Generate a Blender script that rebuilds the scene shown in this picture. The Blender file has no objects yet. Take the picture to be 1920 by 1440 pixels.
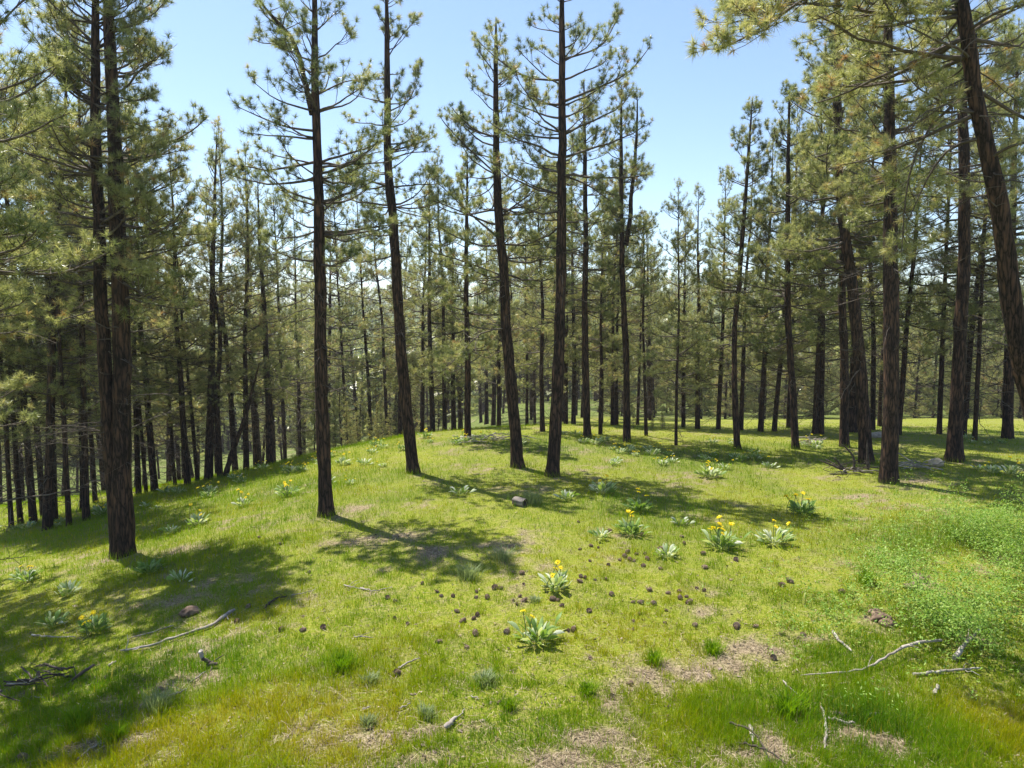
import bpy, math, random
import numpy as np
from mathutils import Vector, Matrix

S = bpy.context.scene
COL = S.collection
R_ = math.radians
# ------------------------------------------------------------------ camera
F_PX, CAM_H, PITCH = 1320.0, 4.3, math.atan(110 / 1320.0)
cam_d = bpy.data.cameras.new('camera')
cam_d.sensor_width = 36.0
cam_d.lens = 36.0 * F_PX / 1920.0
cam_d.clip_start, cam_d.clip_end = 0.1, 6000
cam = bpy.data.objects.new('camera', cam_d)
cam.location = (0, 0, CAM_H)
cam.rotation_euler = (math.pi / 2 - PITCH, 0, 0)
COL.objects.link(cam)
S.camera = cam
# ------------------------------------------------------------------ light
SUN_EL, SUN_AZ = R_(65), R_(-45)          # azimuth from +Y, clockwise seen from above
W = bpy.data.worlds.new('World')
S.world = W
W.use_nodes = True
nt = W.node_tree
sky = nt.nodes.new('ShaderNodeTexSky')
sky.sky_type = 'NISHITA'
sky.sun_disc = False
sky.sun_elevation, sky.sun_rotation = SUN_EL, SUN_AZ
sky.altitude, sky.air_density, sky.dust_density, sky.ozone_density = 700, 1.0, 0.5, 1.0
bg = nt.nodes['Background']
bg.inputs['Strength'].default_value = 0.118
nt.links.new(sky.outputs[0], bg.inputs[0])
sd = bpy.data.lights.new('sun', 'SUN')
sd.energy, sd.angle, sd.color = 5.0, R_(0.5), (1.0, 0.95, 0.86)
sun = bpy.data.objects.new('sun', sd)
sv = Vector((math.sin(SUN_AZ) * math.cos(SUN_EL), math.cos(SUN_AZ) * math.cos(SUN_EL), math.sin(SUN_EL)))
sun.rotation_euler = sv.to_track_quat('Z', 'Y').to_euler()
sun.location = sv * 60
COL.objects.link(sun)
S.view_settings.view_transform = 'Standard'
S.view_settings.look = 'None'
S.view_settings.gamma = 1
S.view_settings.exposure = 0.96
HAZE = 0.0004
S.render.engine = 'CYCLES'
cy = S.cycles
cy.max_bounces, cy.diffuse_bounces, cy.glossy_bounces, cy.transmission_bounces = 9, 6, 1, 6
cy.transparent_max_bounces = 4
cy.use_denoising = True
cy.denoiser = 'OPENIMAGEDENOISE'
cy.denoising_input_passes = 'RGB_ALBEDO_NORMAL'
cy.denoising_prefilter = 'ACCURATE'
cy.caustics_reflective = cy.caustics_refractive = False

# ------------------------------------------------------------------ numeric helpers
def vnoise(x, y, seed=0):
    x = np.asarray(x, float); y = np.asarray(y, float)
    xi = np.floor(x).astype(np.int64); yi = np.floor(y).astype(np.int64)
    xf, yf = x - xi, y - yi
    def h(a, b):
        n = (a * 374761393 + b * 668265263 + seed * 982451653) & 0xffffffff
        n = ((n ^ (n >> 13)) * 1274126177) & 0xffffffff
        return ((n ^ (n >> 16)) & 0xffff) / 65535.0
    u, v = xf * xf * (3 - 2 * xf), yf * yf * (3 - 2 * yf)
    return (h(xi, yi) * (1 - u) + h(xi + 1, yi) * u) * (1 - v) + (h(xi, yi + 1) * (1 - u) + h(xi + 1, yi + 1) * u) * v

def fbm(x, y, seed=0, o=3):
    r, a, t = 0, 0.5, 0
    for i in range(o):
        r = r + a * vnoise(x * 2 ** i, y * 2 ** i, seed + i * 7); t += a; a *= .5
    return r / t

def sp(x, s):
    return s * np.logaddexp(0, np.asarray(x, float) / s)

def sstep(a, b, x):
    t = np.clip((np.asarray(x, float) - a) / (b - a), 0, 1)
    return t * t * (3 - 2 * t)

def ground(x, y):
    x = np.asarray(x, float); y = np.asarray(y, float)
    left = 1 - sstep(-12, 4, x)
    a = 0.20 * sp(-(x + 4), 1.2)
    a = 9 * (1 - np.exp(-a / 9))
    b = (0.135 + 0.075 * left) * sp(y - (30.5 - 3 * left), 1.6)
    z = -a - 13 * (1 - np.exp(-b / 13))
    z = z + 44 * sstep(170, 620, y) + 10 * (fbm(x / 130., y / 130., 3) - .5) * sstep(90, 300, y)
    z = z + 1.4 * np.exp(-((x - 11) / 6) ** 2) * 0
    z = z + 0.10 * (fbm(x / 2.6, y / 2.6, 11) - .5) + 0.5 * (fbm(x / 14., y / 14., 5) - .5) * sstep(8, 20, np.hypot(x, y))
    return z

def ray(u, v):
    a, b = (u - 960) / F_PX, -(v - 720) / F_PX
    cp, s_ = math.cos(PITCH), math.sin(PITCH)
    return np.array([a, cp + b * s_, -s_ + b * cp])

def hit(u, v):
    d = ray(u, v)
    t = np.geomspace(3, 400, 5000)
    z = CAM_H + d[2] * t - ground(d[0] * t, d[1] * t)
    i = np.argmax(z < 0) if (z < 0).any() else len(t) - 1
    p = d * t[i]
    return Vector((p[0], p[1], float(ground(p[0], p[1]))))

def at_dist(u, dist):
    x = (u - 960) / F_PX * dist
    return Vector((x, dist, float(ground(x, dist))))

def proj(p):
    cp, s_ = math.cos(PITCH), math.sin(PITCH)
    dz = p[2] - CAM_H
    f = p[1] * cp - dz * s_
    return 960 + F_PX * p[0] / f, 720 - F_PX * (p[1] * s_ + dz * cp) / f

# ------------------------------------------------------------------ object helpers
def mesh_np(name, V, faces, mats, midx=None, smooth=None, tint=None, attr='tint'):
    """faces: list of (F,k) index arrays; one object-ready mesh"""
    me = bpy.data.meshes.new(name)
    V = np.ascontiguousarray(V, np.float32)
    me.vertices.add(len(V)); me.vertices.foreach_set('co', V.ravel())
    loops = np.concatenate([f.ravel() for f in faces]).astype(np.int32)
    tot = np.concatenate([np.full(len(f), f.shape[1], np.int32) for f in faces])
    st = np.concatenate([[0], np.cumsum(tot)[:-1]]).astype(np.int32)
    me.loops.add(len(loops)); me.loops.foreach_set('vertex_index', loops)
    me.polygons.add(len(tot)); me.polygons.foreach_set('loop_start', st)
    if midx is not None: me.polygons.foreach_set('material_index', np.concatenate([np.full(len(f), m, np.int32) for f, m in zip(faces, midx)]))
    sm = np.concatenate([np.full(len(f), bool(s)) for f, s in zip(faces, smooth or [False] * len(faces))])
    me.polygons.foreach_set('use_smooth', sm)
    if tint is not None:
        at = me.attributes.new(attr, 'FLOAT', 'POINT')
        at.data.foreach_set('value', np.ascontiguousarray(tint, np.float32))
    for m in mats: me.materials.append(m)
    me.update(calc_edges=True)
    return me

def link(name, me, parent=None, loc=None):
    o = bpy.data.objects.new(name, me); COL.objects.link(o)
    if parent: o.parent = parent
    if loc is not None: o.location = loc
    return o

def tag(o, label, cat, group=None):
    o['label'] = label; o['category'] = cat
    if group: o['group'] = group
    return o

def empty(name, loc, label, cat, group=None):
    o = bpy.data.objects.new(name, None); COL.objects.link(o)
    o.empty_display_size = .2
    o.location = loc
    return tag(o, label, cat, group)

def copy_tree(o, parent=None):
    c = o.copy(); COL.objects.link(c)
    if parent: c.parent = parent
    for ch in list(o.children): copy_tree(ch, c)
    return c

def unit(a):
    return a / np.maximum(np.linalg.norm(a, axis=-1, keepdims=True), 1e-9)

def tubes(P, Rr, k):
    """P (M,N,3), Rr (M,N) -> verts, quads"""
    M, N, _ = P.shape
    T = unit(np.gradient(P, axis=1))
    ref = np.where(np.abs(T[..., 2:3]) > .85, np.array([1., 0, 0]), np.array([0, 0, 1.]))
    flip = (np.abs(T[:, :, 2]).mean(1) > .7)[:, None, None]
    ref = np.where(flip, np.array([1., 0, 0]), np.array([0, 0, 1.])) + 0 * P
    U = unit(np.cross(T, ref)); Vv = np.cross(T, U)
    an = np.arange(k) * 2 * np.pi / k
    ring = U[:, :, None] * np.cos(an)[None, None, :, None] + Vv[:, :, None] * np.sin(an)[None, None, :, None]
    V = P[:, :, None] + ring * Rr[:, :, None, None]
    idx = np.arange(M * N * k).reshape(M, N, k)
    a, b = idx[:, :-1], idx[:, 1:]
    q = np.stack([a, np.roll(a, -1, 2), np.roll(b, -1, 2), b], -1).reshape(-1, 4)
    return V.reshape(-1, 3), q

class Geo:
    """collects verts / faces for one mesh"""
    def __init__(s): s.V, s.F, s.m, s.s, s.t, s.n = [], [], [], [], [], 0
    def add(s, V, F, mat=0, smooth=False, tint=0.5):
        V = np.asarray(V, float).reshape(-1, 3)
        s.V.append(V); s.F.append(np.asarray(F) + s.n); s.m.append(mat); s.s.append(smooth)
        s.t.append(np.broadcast_to(np.asarray(tint, float), (len(V),)) if np.ndim(tint) == 0 else np.asarray(tint, float))
        s.n += len(V)
    def mesh(s, name, mats):
        return mesh_np(name, np.concatenate(s.V), s.F, mats, s.m, s.s, np.concatenate(s.t))

# ------------------------------------------------------------------ materials
def mat(name):
    m = bpy.data.materials.new(name); m.use_nodes = True
    t = m.node_tree
    for n in list(t.nodes): t.nodes.remove(n)
    out = t.nodes.new('ShaderNodeOutputMaterial')
    def N(kind, **kw):
        n = t.nodes.new('ShaderNode' + kind)
        for k, v in kw.items():
            if k in n.inputs.keys(): n.inputs[k].default_value = v
            else: setattr(n, k, v)
        return n
    def L(a, b): t.links.new(a, b)
    return m, N, L, out

def ramp(N, stops, interp='LINEAR'):
    r = N('ValToRGB'); cr = r.color_ramp; cr.interpolation = interp
    while len(cr.elements) < len(stops): cr.elements.new(0.5)
    for e, (p, c) in zip(cr.elements, stops): e.position = p; e.color = (*c, 1)
    return r

def leaf_mat(name, stops, trans=0.4, tcol=(1, 1, .7), rough=.5, spec=.35, objvar=.0):
    m, N, L, out = mat(name)
    a = N('Attribute', attribute_name='tint')
    src = a.outputs['Fac']
    if objvar:
        oi = N('ObjectInfo'); mt = N('Math', operation='MULTIPLY_ADD'); mt.inputs[1].default_value = objvar; 
        L(oi.outputs['Random'], mt.inputs[0]); L(src, mt.inputs[2])
        m2 = N('Math', operation='SUBTRACT'); m2.inputs[1].default_value = objvar / 2; L(mt.outputs[0], m2.inputs[0]); src = m2.outputs[0]
    r = ramp(N, stops); L(src, r.inputs[0])
    p = N('BsdfPrincipled'); p.inputs['Roughness'].default_value = rough
    p.inputs['Specular IOR Level'].default_value = spec
    L(r.outputs[0], p.inputs['Base Color'])
    tr = N('BsdfTranslucent'); mx = N('MixRGB', blend_type='MULTIPLY'); mx.inputs[0].default_value = 1
    mx.inputs[2].default_value = (*tcol, 1); L(r.outputs[0], mx.inputs[1]); L(mx.outputs[0], tr.inputs[0])
    ms = N('MixShader'); ms.inputs[0].default_value = trans
    L(p.outputs[0], ms.inputs[1]); L(tr.outputs[0], ms.inputs[2]); L(ms.outputs[0], out.inputs[0])
    return m

def bark_mat(name, dark, mid, red, scale=1.0):
    m, N, L, out = mat(name)
    tc = N('TexCoord'); mp = N('Mapping'); mp.inputs['Scale'].default_value = (10 * scale, 10 * scale, 1.7 * scale)
    L(tc.outputs['Object'], mp.inputs[0])
    nz = N('TexNoise'); nz.inputs['Scale'].default_value = 2.2; nz.inputs['Detail'].default_value = 6
    L(mp.outputs[0], nz.inputs[0])
    vo = N('TexVoronoi', feature='DISTANCE_TO_EDGE'); vo.inputs['Scale'].default_value = 1.3
    add = N('MixRGB', blend_type='ADD'); add.inputs[0].default_value = 1.0
    L(mp.outputs[0], add.inputs[1]); L(nz.outputs['Color'], add.inputs[2]); L(add.outputs[0], vo.inputs[0])
    r = ramp(N, [(0, dark), (.12, mid), (.45, red), (1, mid)])
    L(vo.outputs[0], r.inputs[0])
    n2 = N('TexNoise'); n2.inputs['Scale'].default_value = 1.7; n2.inputs['Detail'].default_value = 5; L(tc.outputs['Object'], n2.inputs[0])
    r2 = ramp(N, [(.3, (.55, .55, .6)), (.7, (1.25, 1.15, 1.05))]); L(n2.outputs[0], r2.inputs[0])
    mu = N('MixRGB', blend_type='MULTIPLY'); mu.inputs[0].default_value = 1
    L(r.outputs[0], mu.inputs[1]); L(r2.outputs[0], mu.inputs[2])
    bp = N('Bump'); bp.inputs['Strength'].default_value = .9; bp.inputs['Distance'].default_value = .03
    mm = N('Math', operation='MINIMUM'); mm.inputs[1].default_value = .25; L(vo.outputs[0], mm.inputs[0]); 
    ad = N('Math', operation='MULTIPLY_ADD'); ad.inputs[1].default_value = .25; L(nz.outputs[0], ad.inputs[0]); L(mm.outputs[0], ad.inputs[2])
    L(ad.outputs[0], bp.inputs['Height'])
    p = N('BsdfPrincipled'); p.inputs['Roughness'].default_value = .9; p.inputs['Specular IOR Level'].default_value = .15
    L(mu.outputs[0], p.inputs['Base Color']); L(bp.outputs[0], p.inputs['Normal']); L(p.outputs[0], out.inputs[0])
    return m

def noise_mat(name, c1, c2, scale=8, c3=None, bump=.4, stretch=(1, 1, 1), rough=.85):
    m, N, L, out = mat(name)
    tc = N('TexCoord'); mp = N('Mapping'); mp.inputs['Scale'].default_value = stretch; L(tc.outputs['Object'], mp.inputs[0])
    nz = N('TexNoise'); nz.inputs['Scale'].default_value = scale; nz.inputs['Detail'].default_value = 6; L(mp.outputs[0], nz.inputs[0])
    r = ramp(N, [(.3, c1), (.55, c2), (.72, c3 or c2)]); L(nz.outputs[0], r.inputs[0])
    bp = N('Bump'); bp.inputs['Strength'].default_value = bump; bp.inputs['Distance'].default_value = .02; L(nz.outputs[0], bp.inputs['Height'])
    p = N('BsdfPrincipled'); p.inputs['Roughness'].default_value = rough; p.inputs['Specular IOR Level'].default_value = .2
    L(r.outputs[0], p.inputs['Base Color']); L(bp.outputs[0], p.inputs['Normal']); L(p.outputs[0], out.inputs[0])
    return m

NEEDLE = leaf_mat('pine_needles', [(0, (.06, .09, .03)), (.3, (.21, .25, .09)), (.65, (.43, .43, .18)), (.88, (.55, .5, .25)), (1, (.42, .24, .1))], .6, (1, 1, .7), .33, .9, .18)
BARK = bark_mat('pine_bark', (.01, .008, .006), (.05, .034, .026), (.125, .072, .047))
TWIG = noise_mat('pine_twig', (.05, .038, .03), (.1, .08, .065), 6, (.15, .13, .11), .2)
GRASS = leaf_mat('grass_blade', [(0, (.06, .15, .01)), (.3, (.15, .28, .01)), (.55, (.24, .325, .005)), (.8, (.39, .35, .008)), (1, (.45, .36, .15))], .5, (1.1, 1.1, .4), .8, .02)
HERB = leaf_mat('herb_leaf', [(0, (.07, .16, .015)), (.6, (.2, .34, .04)), (1, (.38, .48, .13))], .4, (1, 1, .4), .55, .2)
SAGE = leaf_mat('balsamroot_leaf', [(0, (.12, .22, .03)), (.45, (.24, .36, .09)), (.75, (.42, .5, .27)), (1, (.66, .68, .55))], .4, (1, 1, .4), .5, .3)  # palest stops put sun gloss as well as silvery hairs into the colour
PETAL = leaf_mat('yellow_petal', [(0, (.88, .7, .015)), (1, (.95, .82, .05))], .4, (1, 1, .4), .5, .3)
DISC = noise_mat('flower_disc', (.45, .28, .01), (.65, .45, .02), 60)
STALK = noise_mat('flower_stalk', (.09, .14, .05), (.13, .18, .07), 20)
CONE = noise_mat('cone_scale', (.15, .105, .075), (.3, .21, .15), 25, (.44, .33, .24), .4)
GREYWOOD = noise_mat('weathered_wood', (.16, .13, .11), (.34, .3, .26), 7, (.48, .43, .38), .5, (1, 1, 1))
LOGM = noise_mat('grey_log_wood', (.09, .075, .062), (.22, .19, .165), 9, (.34, .3, .26), .9, (.35, 2, 2))
DARKWOOD = noise_mat('dark_wood', (.03, .024, .02), (.08, .062, .05), 8, (.15, .12, .1), .6)
ENDWOOD = noise_mat('cut_wood_end', (.05, .035, .025), (.14, .1, .075), 14)
ROCKM = noise_mat('tan_stone', (.3, .23, .15), (.46, .37, .25), 5, (.55, .46, .33), .4)
SOIL = noise_mat('loose_soil', (.06, .04, .03), (.19, .13, .09), 9, (.3, .21, .15), .8)
CHIP = noise_mat('bark_chip', (.14, .09, .075), (.33, .25, .21), 9, (.5, .43, .38), .5)

# ------------------------------------------------------------------ ground cover map
PATCH = [  # u, v, ru, rv  bare litter patches as seen, turned into ground ellipses
    (1400, 1225, 75, 22), (1310, 1245, 60, 25), (1225, 1290, 55, 40), (1165, 1330, 50, 35), (1090, 1375, 70, 32), (1020, 1425, 90, 24),
    (1500, 1205, 50, 14), (1650, 1165, 26, 14), (1725, 1095, 22, 26), (1440, 1400, 60, 40), (1590, 1375, 45, 28),
    (780, 1390, 60, 18), (860, 1360, 40, 16), (250, 1400, 80, 14), (120, 1425, 60, 12), (390, 1290, 50, 14), (720, 1010, 90, 16), (830, 1040, 60, 16),
    (950, 1020, 50, 14), (300, 1140, 70, 12), (1700, 905, 60, 6), (1600, 930, 60, 5), (1830, 1210, 35, 12), (640, 960, 60, 12), (340, 1030, 60, 14), (1330, 1150, 30, 14),
    (614, 972, 26, 7), (778, 891, 18, 4), (972, 881, 16, 4), (1037, 897, 18, 4), (1666, 909, 24, 5), (1627, 872, 18, 4), (1790, 869, 20, 4), (222, 1046, 50, 12)]
PW = []
for (u, v, ru, rv) in PATCH:
    c = hit(u, v); e = hit(u + ru, v); n = hit(u, v + rv)
    PW.append((c.x, c.y, max(.2, abs(e.x - c.x)), max(.15, abs(n.y - c.y))))
HC = [hit(*q) for q in ((1850, 1080), (1900, 1160), (1780, 1190), (1840, 1010), (1960, 1050))]

def litter(x, y):
    """0 = full grass, 1 = bare needle litter"""
    f = 0
    wx = x + .55 * (fbm(x * 1.3, y * 1.3, 21) - .5) * 2; wy = y + .55 * (fbm(x * 1.3, y * 1.3, 22) - .5) * 2
    for (cx, cy_, rx, ry) in PW:
        f = np.maximum(f, np.exp(-(((wx - cx) / rx) ** 2 + ((wy - cy_) / ry) ** 2) ** 1.2 * 1.2))
    f = np.clip(f, 0, 1)
    f = f * (.1 + 1.35 * fbm(x * 3.1, y * 3.1, 33, 3))
    n = fbm(x * .9, y * .9, 31, 4)
    f = np.maximum(f, sstep(.52, .76, n) * .55 * sstep(.4, .62, fbm(x * 5.5, y * 5.5, 34, 2)))
    return np.clip(f, 0, 1)

LUSH = [  # u, v, ru, rv, amount: taller green grass; negative = yellow moss
    (1720, 1360, 260, 80, .6), (1370, 1340, 120, 60, .45), (1500, 1010, 260, 30, .4), (1830, 1020, 160, 40, .4), (640, 1245, 60, 30, .5), (330, 970, 160, 30, .3), (480, 925, 140, 18, .3), (1010, 835, 90, 14, .6),
    (1110, 960, 160, 30, .3), (300, 1060, 120, 25, .3), (1300, 850, 250, 22, .3), (1600, 1250, 120, 40, .35), (150, 1300, 200, 70, .4), (1230, 1190, 160, 50, -.35), (1060, 1270, 160, 50, -.3), (1480, 1080, 180, 40, -.25), (600, 1350, 260, 60, -.3), (820, 1190, 200, 60, -.2)]
LW = []
for (u, v, ru, rv, k) in LUSH:
    c = hit(u, v); e = hit(u + ru, v); n = hit(u, v + rv)
    LW.append((c.x, c.y, max(.2, abs(e.x - c.x)), max(.15, abs(n.y - c.y)), k))

def lush(x, y):
    """0 = short yellow grass, 1 = tall green grass"""
    n = fbm(x * .35, y * .35, 41, 3)
    r = (n - .5) * 1.1 + .1 + .12 * sstep(12, 22, y)
    for (cx, cy_, rx, ry, k) in LW:
        r = r + k * np.exp(-((x - cx) / rx) ** 2 - ((y - cy_) / ry) ** 2)
    wood = sstep(50, 62, y + np.where(x < 2, 20, 0)) - .7 * sstep(30, 36, y) * (1 - sstep(50, 58, y)) * sstep(3, 9, x)        # forest floor beyond the meadow
    return np.clip(r + (fbm(x * 1.7, y * 1.7, 43, 2) - .5) * .5 + wood, 0, 1)

def axis(a, b, step0, lim, g):
    pts = list(np.arange(a, b, step0)); s = step0
    p = b
    while p < lim: pts.append(p); s *= g; p += s
    return pts
ys = axis(3.5, 30, .14, 1600, 1.045)
yb = [-y for y in axis(0, 1, .5, 60, 1.3)][::-1]
ys = np.array(yb + [1.5, 2.5] + ys)
xr = axis(0, 14, .15, 1500, 1.06)
xs = np.array([-x for x in xr[:0:-1]] + xr)
gx, gy = np.meshgrid(xs, ys)
gz = ground(gx, gy)
idx = np.arange(gx.size).reshape(gx.shape)
q = np.stack([idx[:-1, :-1], idx[:-1, 1:], idx[1:, 1:], idx[1:, :-1]], -1).reshape(-1, 4)

def ground_material():
    m, N, L, out = mat('meadow_ground')
    tc = N('TexCoord'); a = N('Attribute', attribute_name='litter'); b = N('Attribute', attribute_name='lush')
    n1 = N('TexNoise'); n1.inputs['Scale'].default_value = 3.2; n1.inputs['Detail'].default_value = 8; L(tc.outputs['Object'], n1.inputs[0])
    n2 = N('TexNoise'); n2.inputs['Scale'].default_value = 28; n2.inputs['Detail'].default_value = 6; n2.inputs['Roughness'].default_value = .7; L(tc.outputs['Object'], n2.inputs[0])
    moss = ramp(N, [(.3, (.06, .085, .008)), (.47, (.17, .21, .015)), (.62, (.27, .24, .06)), (.76, (.38, .3, .17))]); L(n2.outputs[0], moss.inputs[0])
    gr = ramp(N, [(.3, (.05, .07, .02)), (.6, (.13, .17, .03))]); L(n2.outputs[0], gr.inputs[0])
    lit = ramp(N, [(.3, (.045, .034, .02)), (.42, (.165, .125, .075)), (.55, (.28, .222, .14)), (.72, (.42, .35, .23))]); L(n2.outputs[0], lit.inputs[0])
    m1 = N('MixRGB'); L(b.outputs['Fac'], m1.inputs[0]); L(moss.outputs[0], m1.inputs[1]); L(gr.outputs[0], m1.inputs[2])
    fa = N('Math', operation='MULTIPLY_ADD'); fa.inputs[1].default_value = 1.5; L(n1.outputs[0], fa.inputs[0]); 
    sb = N('Math', operation='MULTIPLY_ADD'); sb.inputs[1].default_value = 1.3; sb.inputs[2].default_value = -.72; L(a.outputs['Fac'], sb.inputs[0]); L(sb.outputs[0], fa.inputs[2])
    fa.use_clamp = True
    m2 = N('MixRGB'); L(fa.outputs[0], m2.inputs[0]); L(m1.outputs[0], m2.inputs[1]); L(lit.outputs[0], m2.inputs[2])
    bp = N('Bump'); bp.inputs['Strength'].default_value = .7; bp.inputs['Distance'].default_value = .03; L(n2.outputs[0], bp.inputs['Height'])
    p = N('BsdfPrincipled'); p.inputs['Roughness'].default_value = .95; p.inputs['Specular IOR Level'].default_value = .1
    L(m2.outputs[0], p.inputs['Base Color']); L(bp.outputs[0], p.inputs['Normal']); L(p.outputs[0], out.inputs[0])
    return m
V = np.stack([gx, gy, gz], -1).reshape(-1, 3)
me = mesh_np('ground', V, [q], [ground_material()], None, [True], litter(V[:, 0], V[:, 1]), 'litter')
at = me.attributes.new('lush', 'FLOAT', 'POINT'); at.data.foreach_set('value', lush(V[:, 0], V[:, 1]).astype(np.float32))
g = link('ground', me); g['kind'] = 'structure'

# ------------------------------------------------------------------ pines
def angdir(az, el):
    return np.stack([np.cos(az) * np.cos(el), np.sin(az) * np.cos(el), np.sin(el)], -1)

def grow(rng, p0, az, e0, e1, L, N, waz=.14, wel=.1, pw=1.3):
    M = len(L)
    s = (np.arange(N - 1) + .5) / (N - 1)
    el = e0[:, None] + (e1 - e0)[:, None] * s[None] ** pw + rng.normal(0, wel, (M, N - 1))
    a = az[:, None] + np.cumsum(rng.normal(0, waz, (M, N - 1)), 1)
    d = angdir(a, el) * (L / (N - 1))[:, None, None]
    P = np.concatenate([p0[:, None], p0[:, None] + np.cumsum(d, 1)], 1)
    return P, a, el

def along(P, s):
    M, N, _ = P.shape
    f = np.clip(s, 0, .9999) * (N - 1); i = f.astype(int); f = (f - i)[:, None]
    r = np.arange(M)
    return P[r, i] * (1 - f) + P[r, i + 1] * f, unit(P[r, i + 1] - P[r, i])

def needles(rng, P, A, n, nl, nw, tint, spread=.07):
    """bottle brush of n needles round axis A, ending at P"""
    M = len(P)
    if M == 0: return np.zeros((0, 3)), np.zeros((0, 3), int), np.zeros(0)
    ref = np.where(np.abs(A[:, 2:3]) > .8, np.array([1., 0, 0]), np.array([0, 0, 1.]))
    U = unit(np.cross(A, ref)); Vv = np.cross(A, U)
    ph = rng.uniform(0, 2 * np.pi, (M, n)); th = np.radians(rng.uniform(8, 108, (M, n)))
    size = rng.uniform(.75, 1.15, (M, 1))
    d = A[:, None] * np.cos(th)[..., None] + (U[:, None] * np.cos(ph)[..., None] + Vv[:, None] * np.sin(ph)[..., None]) * np.sin(th)[..., None]
    b = P[:, None] - A[:, None] * (rng.uniform(0, spread, (M, n)) * size)[..., None]
    ln = nl * size * rng.uniform(.7, 1.1, (M, n))
    tip = b + d * ln[..., None]; tip[..., 2] -= .12 * ln * rng.uniform(0, 1, (M, n))
    side = unit(np.cross(d, rng.normal(0, 1, (M, n, 3)))) * (nw / 2)
    V = np.stack([b - side, b + side, tip], 2).reshape(-1, 3)
    Fc = np.arange(M * n * 3).reshape(-1, 3)
    T = np.repeat(np.clip(tint[:, None] + rng.normal(0, .09, (M, n)), 0, 1).ravel(), 3)
    return V, Fc, T

def smooth_path(pts, n):
    pts = np.asarray(pts, float)
    d = np.concatenate([[0], np.cumsum(np.linalg.norm(np.diff(pts, axis=0), axis=1))])
    s = np.linspace(0, d[-1], n)
    P = np.stack([np.interp(s, d, pts[:, i]) for i in range(3)], 1)
    for _ in range(max(1, n // 12)):
        P[1:-1] = .25 * P[:-2] + .5 * P[1:-1] + .25 * P[2:]
    return P

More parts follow.
